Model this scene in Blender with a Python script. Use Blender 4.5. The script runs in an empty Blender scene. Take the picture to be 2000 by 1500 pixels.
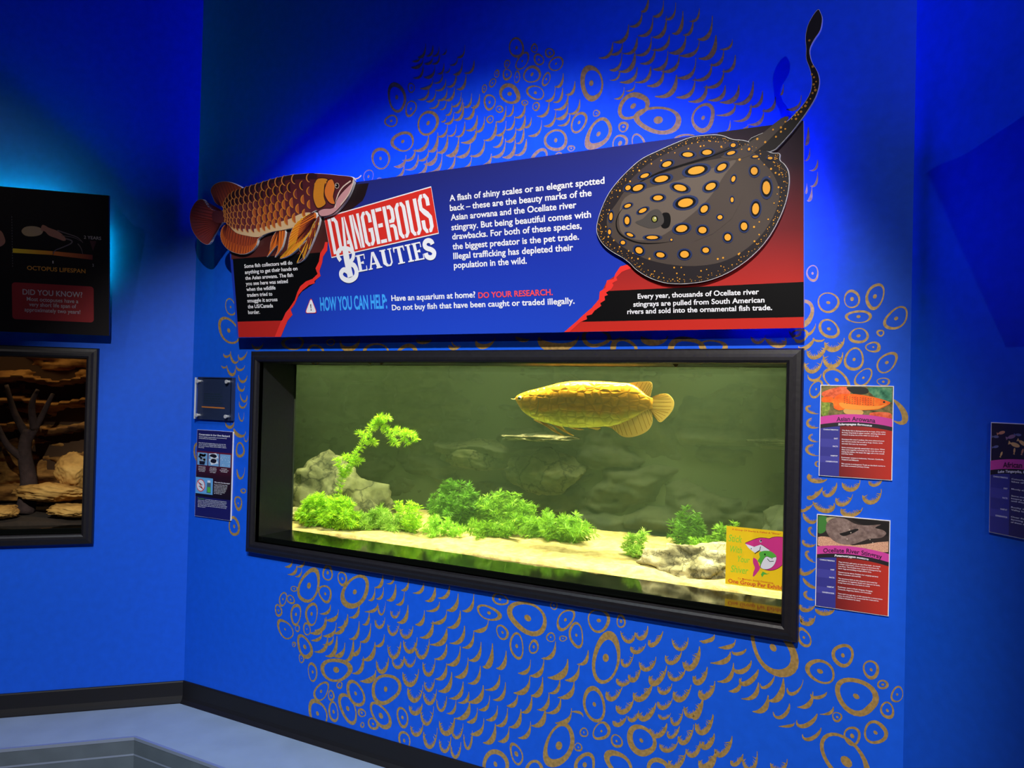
import bpy, bmesh, math, random
from math import sin, cos, pi, radians, sqrt, exp
from mathutils import Vector, Matrix, noise
C = bpy.context.scene.collection
SC = bpy.context.scene
# ------------------------------------------------------------------ camera
EX = Vector((0.8775649, 0.0, -0.4794579))          # main wall's right direction in the heading frame
def rotw(r):                                        # heading frame (x, down, forward) -> world (X along wall, Y into wall, Z up)
    x, d, f = r
    return Vector((x * 0.8775649 - f * 0.4794579, x * 0.4794579 + f * 0.8775649, -d))
right = rotw((0.9997057, -0.0242561, -0.0002794)); down = rotw((0.0242577, 0.9996394, 0.0115155)); fwd = rotw((0.0, -0.0115189, 0.9999337))
cam_d = bpy.data.cameras.new('camera'); cam = bpy.data.objects.new('camera', cam_d); C.objects.link(cam)
m = Matrix((right, -down, -fwd)).transposed().to_4x4(); m.translation = Vector((3.19554, -2.60556, 1.53)); cam.matrix_world = m
cam_d.sensor_width = 36.0; cam_d.lens = 1532.0 * 36.0 / 2000.0; cam_d.clip_start = 0.02; cam_d.clip_end = 100
SC.camera = cam
# ------------------------------------------------------------------ world, room lamps, exposure
w = bpy.data.worlds.new('world'); SC.world = w; w.use_nodes = True
w.node_tree.nodes['Background'].inputs[0].default_value = (0.30, 0.42, 1.0, 1); w.node_tree.nodes['Background'].inputs[1].default_value = 0.009
SC.view_settings.view_transform = 'Standard'; SC.view_settings.look = 'None'; SC.view_settings.exposure = 0.0; SC.view_settings.gamma = 1.0
SC.view_settings.use_curve_mapping = False
def lamp(kind, name, loc, target, energy, color, **kw):
    d = bpy.data.lights.new(name, kind); o = bpy.data.objects.new(name, d); C.objects.link(o)
    o.location = loc; o.rotation_euler = (Vector(target) - Vector(loc)).to_track_quat('-Z', 'Y').to_euler()
    d.energy = energy; d.color = color
    for k, v in kw.items(): setattr(d, k, v)
    return o
lamp('SPOT', 'ceiling_spot_key', (3.26, -3.3, 3.9), (1.30, 0, 0.51), 870, (0.97, 0.92, 0.86), spot_size=radians(51), spot_blend=0.40, shadow_soft_size=0.03)
lamp('SPOT', 'ceiling_spot_corner', (1.9, -2.6, 3.9), (0.40, -0.42, 0.0), 190, (0.50, 0.72, 1.0), spot_size=radians(42), spot_blend=0.9, shadow_soft_size=0.05)
lamp('SPOT', 'ceiling_spot_alcove', (5.38, -4.38, 3.2), (3.1, 0, 1.75), 200, (1.0, 0.92, 0.86), spot_size=radians(44), spot_blend=0.7, shadow_soft_size=0.025)
lamp('SPOT', 'fill_spot_low', (1.6, -3.2, 3.9), (1.25, 0, 0.42), 230, (0.58, 0.84, 1.0), spot_size=radians(40), spot_blend=0.9, shadow_soft_size=0.06)  # added fill light that brightens the lower middle of the wall
lamp('SPOT', 'ceiling_spot_left', (0.14, -2.97, 3.9), (-0.72, -0.72, 2.0), 34, (1.0, 0.9, 0.85), spot_size=radians(34), spot_blend=0.6, shadow_soft_size=0.03)

# ------------------------------------------------------------------ materials
def lin(c):
    return tuple((x / 255 / 12.92 if x <= 10 else ((x / 255 + 0.055) / 1.055) ** 2.4) for x in c)
MATS = {}
def mat(name, col, rough=0.5, metal=0.0, spec=0.5, noise_amt=0.0, noise_scale=8.0, bump=0.0, emit=None, srgb=True):
    if name in MATS: return MATS[name]
    M = bpy.data.materials.new(name); M.use_nodes = True; nt = M.node_tree; b = nt.nodes['Principled BSDF']
    c = lin(col) if srgb else col
    b.inputs['Base Color'].default_value = (*c, 1); b.inputs['Roughness'].default_value = rough
    b.inputs['Metallic'].default_value = metal; b.inputs['Specular IOR Level'].default_value = spec
    if noise_amt or bump:
        tc = nt.nodes.new('ShaderNodeTexCoord'); n = nt.nodes.new('ShaderNodeTexNoise'); n.inputs['Scale'].default_value = noise_scale; n.inputs['Detail'].default_value = 6
        nt.links.new(tc.outputs['Object'], n.inputs['Vector'])
        if noise_amt:
            r = nt.nodes.new('ShaderNodeValToRGB')
            r.color_ramp.elements[0].position = 0.3; r.color_ramp.elements[1].position = 0.7
            r.color_ramp.elements[0].color = (*[x * (1 - noise_amt) for x in c], 1); r.color_ramp.elements[1].color = (*[min(1, x * (1 + noise_amt)) for x in c], 1)
            nt.links.new(n.outputs['Fac'], r.inputs['Fac']); nt.links.new(r.outputs['Color'], b.inputs['Base Color'])
        if bump:
            bp = nt.nodes.new('ShaderNodeBump'); bp.inputs['Strength'].default_value = bump; bp.inputs['Distance'].default_value = 0.01
            nt.links.new(n.outputs['Fac'], bp.inputs['Height']); nt.links.new(bp.outputs['Normal'], b.inputs['Normal'])
    if emit:
        b.inputs['Emission Color'].default_value = (*emit[0], 1); b.inputs['Emission Strength'].default_value = emit[1]
    MATS[name] = M
    return M
def ramp_mat(name, axis, stops, rough=0.5, spec=0.4, space='Object'):
    """A printed colour ramp along one local axis; stops: [(metres, srgb)]."""
    if name in MATS: return MATS[name]
    M = bpy.data.materials.new(name); M.use_nodes = True; nt = M.node_tree; b = nt.nodes['Principled BSDF']
    tc = nt.nodes.new('ShaderNodeTexCoord'); sp = nt.nodes.new('ShaderNodeSeparateXYZ'); nt.links.new(tc.outputs[space], sp.inputs[0])
    mr = nt.nodes.new('ShaderNodeMapRange'); a, z = stops[0][0], stops[-1][0]
    mr.inputs['From Min'].default_value = a; mr.inputs['From Max'].default_value = z
    nt.links.new(sp.outputs[axis], mr.inputs['Value']); r = nt.nodes.new('ShaderNodeValToRGB'); nt.links.new(mr.outputs[0], r.inputs['Fac'])
    els = r.color_ramp.elements
    while len(els) < len(stops): els.new(0.5)
    for e, (p, c) in zip(els, stops): e.position = (p - a) / (z - a); e.color = (*lin(c), 1)
    nt.links.new(r.outputs['Color'], b.inputs['Base Color']); b.inputs['Roughness'].default_value = rough; b.inputs['Specular IOR Level'].default_value = spec
    MATS[name] = M
    return M
def patch_mat(name, cols, scale=10.0, rough=0.45, stretch=(1, 1, 1), bump=0.0, crack=0.0):
    """Blotches of several colours (rock, sand, printed photo background)."""
    if name in MATS: return MATS[name]
    M = bpy.data.materials.new(name); M.use_nodes = True; nt = M.node_tree; b = nt.nodes['Principled BSDF']
    tc = nt.nodes.new('ShaderNodeTexCoord'); mp = nt.nodes.new('ShaderNodeMapping'); mp.inputs['Scale'].default_value = stretch; nt.links.new(tc.outputs['Object'], mp.inputs[0])
    n = nt.nodes.new('ShaderNodeTexNoise'); n.inputs['Scale'].default_value = scale; n.inputs['Detail'].default_value = 8; n.inputs['Roughness'].default_value = 0.62
    nt.links.new(mp.outputs[0], n.inputs['Vector']); r = nt.nodes.new('ShaderNodeValToRGB'); nt.links.new(n.outputs['Fac'], r.inputs['Fac'])
    els = r.color_ramp.elements
    while len(els) < len(cols): els.new(0.5)
    for i, (e, c) in enumerate(zip(els, cols)): e.position = 0.30 + 0.40 * i / (len(cols) - 1); e.color = (*lin(c), 1)
    nt.links.new(r.outputs['Color'], b.inputs['Base Color']); b.inputs['Roughness'].default_value = rough; b.inputs['Specular IOR Level'].default_value = 0.25
    if crack:                                              # thin dark fissures
        vm = nt.nodes.new('ShaderNodeVectorMath'); vm.operation = 'MULTIPLY_ADD'; vm.inputs[1].default_value = (.22, .22, .22); nt.links.new(n.outputs['Color'], vm.inputs[0]); nt.links.new(mp.outputs[0], vm.inputs[2])
        vo = nt.nodes.new('ShaderNodeTexVoronoi'); vo.feature = 'DISTANCE_TO_EDGE'; vo.inputs['Scale'].default_value = crack; nt.links.new(vm.outputs[0], vo.inputs['Vector'])
        r2 = nt.nodes.new('ShaderNodeValToRGB'); nt.links.new(vo.outputs['Distance'], r2.inputs[0]); r2.color_ramp.elements[0].color = (.22, .22, .2, 1); r2.color_ramp.elements[1].color = (1, 1, 1, 1); r2.color_ramp.elements[1].position = .05
        mx = nt.nodes.new('ShaderNodeMix'); mx.data_type = 'RGBA'; mx.blend_type = 'MULTIPLY'; mx.inputs[0].default_value = 1; nt.links.new(r.outputs[0], mx.inputs[6]); nt.links.new(r2.outputs[0], mx.inputs[7]); nt.links.new(mx.outputs[2], b.inputs['Base Color'])
    if bump:
        bp = nt.nodes.new('ShaderNodeBump'); bp.inputs['Strength'].default_value = bump; bp.inputs['Distance'].default_value = 0.01
        nt.links.new(n.outputs['Fac'], bp.inputs['Height']); nt.links.new(bp.outputs['Normal'], b.inputs['Normal'])
    MATS[name] = M
    return M
BLUE = mat('blue_wall_paint', (0.004, 0.088, 0.66), 0.55, spec=0.25, noise_amt=0.06, noise_scale=30, bump=0.03, srgb=False)
GOLD = mat('gold_mural_paint', (0.44, 0.275, 0.085), 0.42, metal=0.35, noise_amt=0.30, noise_scale=90, srgb=False)
BLACKW = mat('black_painted_wood', (24, 22, 27), 0.42, spec=0.4, noise_amt=0.2, noise_scale=60, bump=0.05)
BLACKB = mat('black_vinyl_base', (20, 18, 21), 0.5, spec=0.35)
SILL = mat('glossy_black_sill', (9, 11, 9), 0.09, spec=0.7)
FLOOR = mat('grey_blue_floor_paint', (140, 158, 184), 0.40, noise_amt=0.08, noise_scale=6, bump=0.04)
FLOOR2 = mat('dark_grey_riser', (86, 96, 106), 0.35, noise_amt=0.12, noise_scale=10)
NOSE = mat('worn_metal_edge', (160, 172, 195), 0.3, metal=0.5)
WHITE = mat('white_foam_board', (228, 228, 232), 0.5)
INK = mat('white_print', (236, 238, 246), 0.45)
BLACK = mat('black_print', (6, 6, 8), 0.45, spec=0.3)
RED = mat('red_print', (214, 44, 36), 0.45)
DARK = mat('dark_print', (26, 22, 30), 0.5)
ORANGE = mat('orange_print', (224, 150, 40), 0.45)

# ------------------------------------------------------------------ mesh helpers
def link(name, me, m_, parent=None):
    o = bpy.data.objects.new(name, me); C.objects.link(o)
    for x in (m_ if isinstance(m_, (list, tuple)) else [m_]): me.materials.append(x)
    if parent is not None: o.parent = parent
    return o
def thing(name, label, cat, loc=(0, 0, 0), rot=(0, 0, 0), group=None):
    o = bpy.data.objects.new(name, None); C.objects.link(o); o.location = loc; o.rotation_euler = rot; o.empty_display_size = 0.1
    o['label'] = label; o['category'] = cat
    if group: o['group'] = group
    return o
def tag(o, label, cat, group=None, kind=None):
    o['label'] = label; o['category'] = cat
    if group: o['group'] = group
    if kind: o['kind'] = kind
    return o
def struct(o): o['kind'] = 'structure'; return o
class MB:
    def __init__(s): s.v = []; s.f = []; s.m = []; s.smooth = False
    def quad(s, pts, mi=0):
        b = len(s.v); s.v += [tuple(p) for p in pts]; s.f.append(tuple(range(b, b + len(pts)))); s.m.append(mi)
    def box(s, x0, x1, y0, y1, z0, z1, mi=0):
        b = len(s.v); s.v += [(x0, y0, z0), (x1, y0, z0), (x1, y1, z0), (x0, y1, z0), (x0, y0, z1), (x1, y0, z1), (x1, y1, z1), (x0, y1, z1)]
        for f in ((0, 3, 2, 1), (4, 5, 6, 7), (0, 1, 5, 4), (1, 2, 6, 5), (2, 3, 7, 6), (3, 0, 4, 7)): s.f.append(tuple(b + i for i in f)); s.m.append(mi)
    def plate(s, pts, y0, y1, mi=0, side=None):
        """pts: outline in local x,z; front face at y0 (towards the viewer), back at y1."""
        n = len(pts); b = len(s.v); s.v += [(x, y0, z) for x, z in pts] + [(x, y1, z) for x, z in pts]
        s.f.append(tuple(b + i for i in range(n))); s.m.append(mi); s.f.append(tuple(b + n + i for i in reversed(range(n)))); s.m.append(mi)
        for i in range(n):
            j = (i + 1) % n; s.f.append((b + i, b + n + i, b + n + j, b + j)); s.m.append(mi if side is None else side)
    def poly(s, pts, y, mi=0):
        s.quad([(x, y, z) for x, z in pts], mi)
    def stroke(s, pts, wd, y, mi=0, taper=False, wf=None):
        n = len(pts); L = []; R = []
        for i, p in enumerate(pts):
            a = pts[max(0, i - 1)]; c = pts[min(n - 1, i + 1)]; dx, dz = c[0] - a[0], c[1] - a[1]; l = sqrt(dx * dx + dz * dz) or 1
            t = i / (n - 1); k = wd / 2 * (wf(t) if wf else (max(0.08, sin(pi * t)) if taper else 1))
            L.append((p[0] - dz / l * k, p[1] + dx / l * k)); R.append((p[0] + dz / l * k, p[1] - dx / l * k))
        b = len(s.v); s.v += [(x, y, z) for x, z in L] + [(x, y, z) for x, z in R]
        for i in range(n - 1): s.f.append((b + i, b + n + i, b + n + i + 1, b + i + 1)); s.m.append(mi)
    def ell(s, c, A, B, y, mi=0, n=16, k=1.0):
        s.poly([(c[0] + k * (A[0] * cos(t) + B[0] * sin(t)), c[1] + k * (A[1] * cos(t) + B[1] * sin(t))) for t in [2 * pi * i / n for i in range(n)]], y, mi)
    def ring(s, c, A, B, th, y, mi=0, n=28, seed=0):
        r = random.Random(seed); p1, p2, p3 = [r.uniform(0, 6.28) for _ in range(3)]; e1, e2 = r.uniform(.02, .07), r.uniform(.02, .06); tv = r.uniform(.15, .45)
        size = (sqrt(A[0]**2 + A[1]**2) + sqrt(B[0]**2 + B[1]**2)) / 2; b = len(s.v); o = []; i_ = []
        for i in range(n):
            t = 2 * pi * i / n; k = 1 + e1 * cos(2 * t + p1) + e2 * cos(3 * t + p2); q = th * (1 + tv * cos(t + p3)) / size
            for l, kk in ((o, k), (i_, max(.05, k - q))): l.append((c[0] + kk * (A[0] * cos(t) + B[0] * sin(t)), y, c[1] + kk * (A[1] * cos(t) + B[1] * sin(t))))
        s.v += o + i_
        for i in range(n): j = (i + 1) % n; s.f.append((b + i, b + n + i, b + n + j, b + j)); s.m.append(mi)
    def tube(s, pts, rad, mi=0, n=8, rf=None):
        b0 = len(s.v); N = len(pts); P = [Vector(p) for p in pts]
        for i, p in enumerate(P):
            d = (P[min(N - 1, i + 1)] - P[max(0, i - 1)]).normalized(); u = d.cross(Vector((0.31, 0.2, 0.93))).normalized(); v = d.cross(u); r = rad * (rf(i / (N - 1)) if rf else 1)
            for k in range(n): a = 2 * pi * k / n; s.v.append(tuple(p + u * (r * cos(a)) + v * (r * sin(a))))
        for i in range(N - 1):
            for k in range(n): k2 = (k + 1) % n; s.f.append((b0 + i * n + k, b0 + i * n + k2, b0 + (i + 1) * n + k2, b0 + (i + 1) * n + k)); s.m.append(mi)
        s.f.append(tuple(b0 + k for k in reversed(range(n)))); s.m.append(mi); s.f.append(tuple(b0 + (N - 1) * n + k for k in range(n))); s.m.append(mi)
    def build(s, name, m_, parent=None, smooth=False, bevel=0.0):
        me = bpy.data.meshes.new(name); me.from_pydata(s.v, [], s.f); me.update()
        o = link(name, me, m_, parent)
        me.polygons.foreach_set('material_index', s.m)
        if smooth: me.polygons.foreach_set('use_smooth', [True] * len(me.polygons))
        if bevel:
            bv = o.modifiers.new('bevel', 'BEVEL'); bv.width = bevel; bv.segments = 2; bv.limit_method = 'ANGLE'
        return o
def P(k):
    a = D[k]; return [(a[i] / 1e4, a[i + 1] / 1e4) for i in range(0, len(a), 2)]
def smooth(pts, n=4, closed=True):
    N = len(pts); o = []
    for i in range(N if closed else N - 1):
        g = (lambda k: pts[k % N]) if closed else (lambda k: pts[min(max(k, 0), N - 1)])
        a, b, c, d = g(i - 1), g(i), g(i + 1), g(i + 2)
        for k in range(n):
            t = k / n
            o.append(tuple(0.5 * (2 * b[j] + (c[j] - a[j]) * t + (2 * a[j] - 5 * b[j] + 4 * c[j] - d[j]) * t * t + (3 * b[j] - a[j] - 3 * c[j] + d[j]) * t ** 3) for j in range(len(b))))
    if not closed: o.append(tuple(pts[-1]))
    return o
def grow(pts, d):
    """Offset a closed outline by d (positive = outwards for either winding)."""
    n = len(pts); ar = sum(pts[i][0] * pts[(i + 1) % n][1] - pts[(i + 1) % n][0] * pts[i][1] for i in range(n)); sg = 1 if ar > 0 else -1; o = []
    for i in range(n):
        a, c = pts[i - 1], pts[(i + 1) % n]; dx, dz = c[0] - a[0], c[1] - a[1]; l = sqrt(dx * dx + dz * dz) or 1
        o.append((pts[i][0] + sg * dz / l * d, pts[i][1] - sg * dx / l * d))
    return o
# lettering: the built-in font turned into flat meshes
_cap = None
def glyphs(txt, bold):
    c = bpy.data.curves.new('t', 'FONT'); c.body = txt; c.size = 1.0; c.offset = bold; c.resolution_u = 3; c.fill_mode = 'FRONT'
    o = bpy.data.objects.new('t', c); C.objects.link(o); bpy.context.view_layer.update()
    dg = bpy.context.evaluated_depsgraph_get(); me = bpy.data.meshes.new_from_object(o.evaluated_get(dg))
    v = [(p.co.x, p.co.y) for p in me.vertices]; f = [tuple(p.vertices) for p in me.polygons]
    bpy.data.objects.remove(o); bpy.data.curves.remove(c); bpy.data.meshes.remove(me)
    return v, f
def lettering(name, lines, y, m_, parent, bold=0.02, warp=None, slant=0.0):
    """lines: (text, x left, z baseline, width, cap height) in 0.1 mm."""
    global _cap
    if _cap is None:
        v, f = glyphs('H', 0); _cap = max(p[1] for p in v)
    b = MB()
    for txt, x, z, wd, h in lines:
        v, f = glyphs(txt, bold)
        if not v: continue
        x0 = min(p[0] for p in v); x1 = max(p[0] for p in v); sx = wd / 1e4 / (x1 - x0); sy = h / 1e4 / (_cap + bold); k = len(b.v)
        for p in v:
            X = x / 1e4 + (p[0] - x0) * sx + slant * p[1] * sy; Z = z / 1e4 + p[1] * sy
            if warp: Z += warp(X)
            b.v.append((X, y, Z))
        for q in f: b.f.append(tuple(k + i for i in q)); b.m.append(0)
    return b.build(name, m_, parent)

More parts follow.
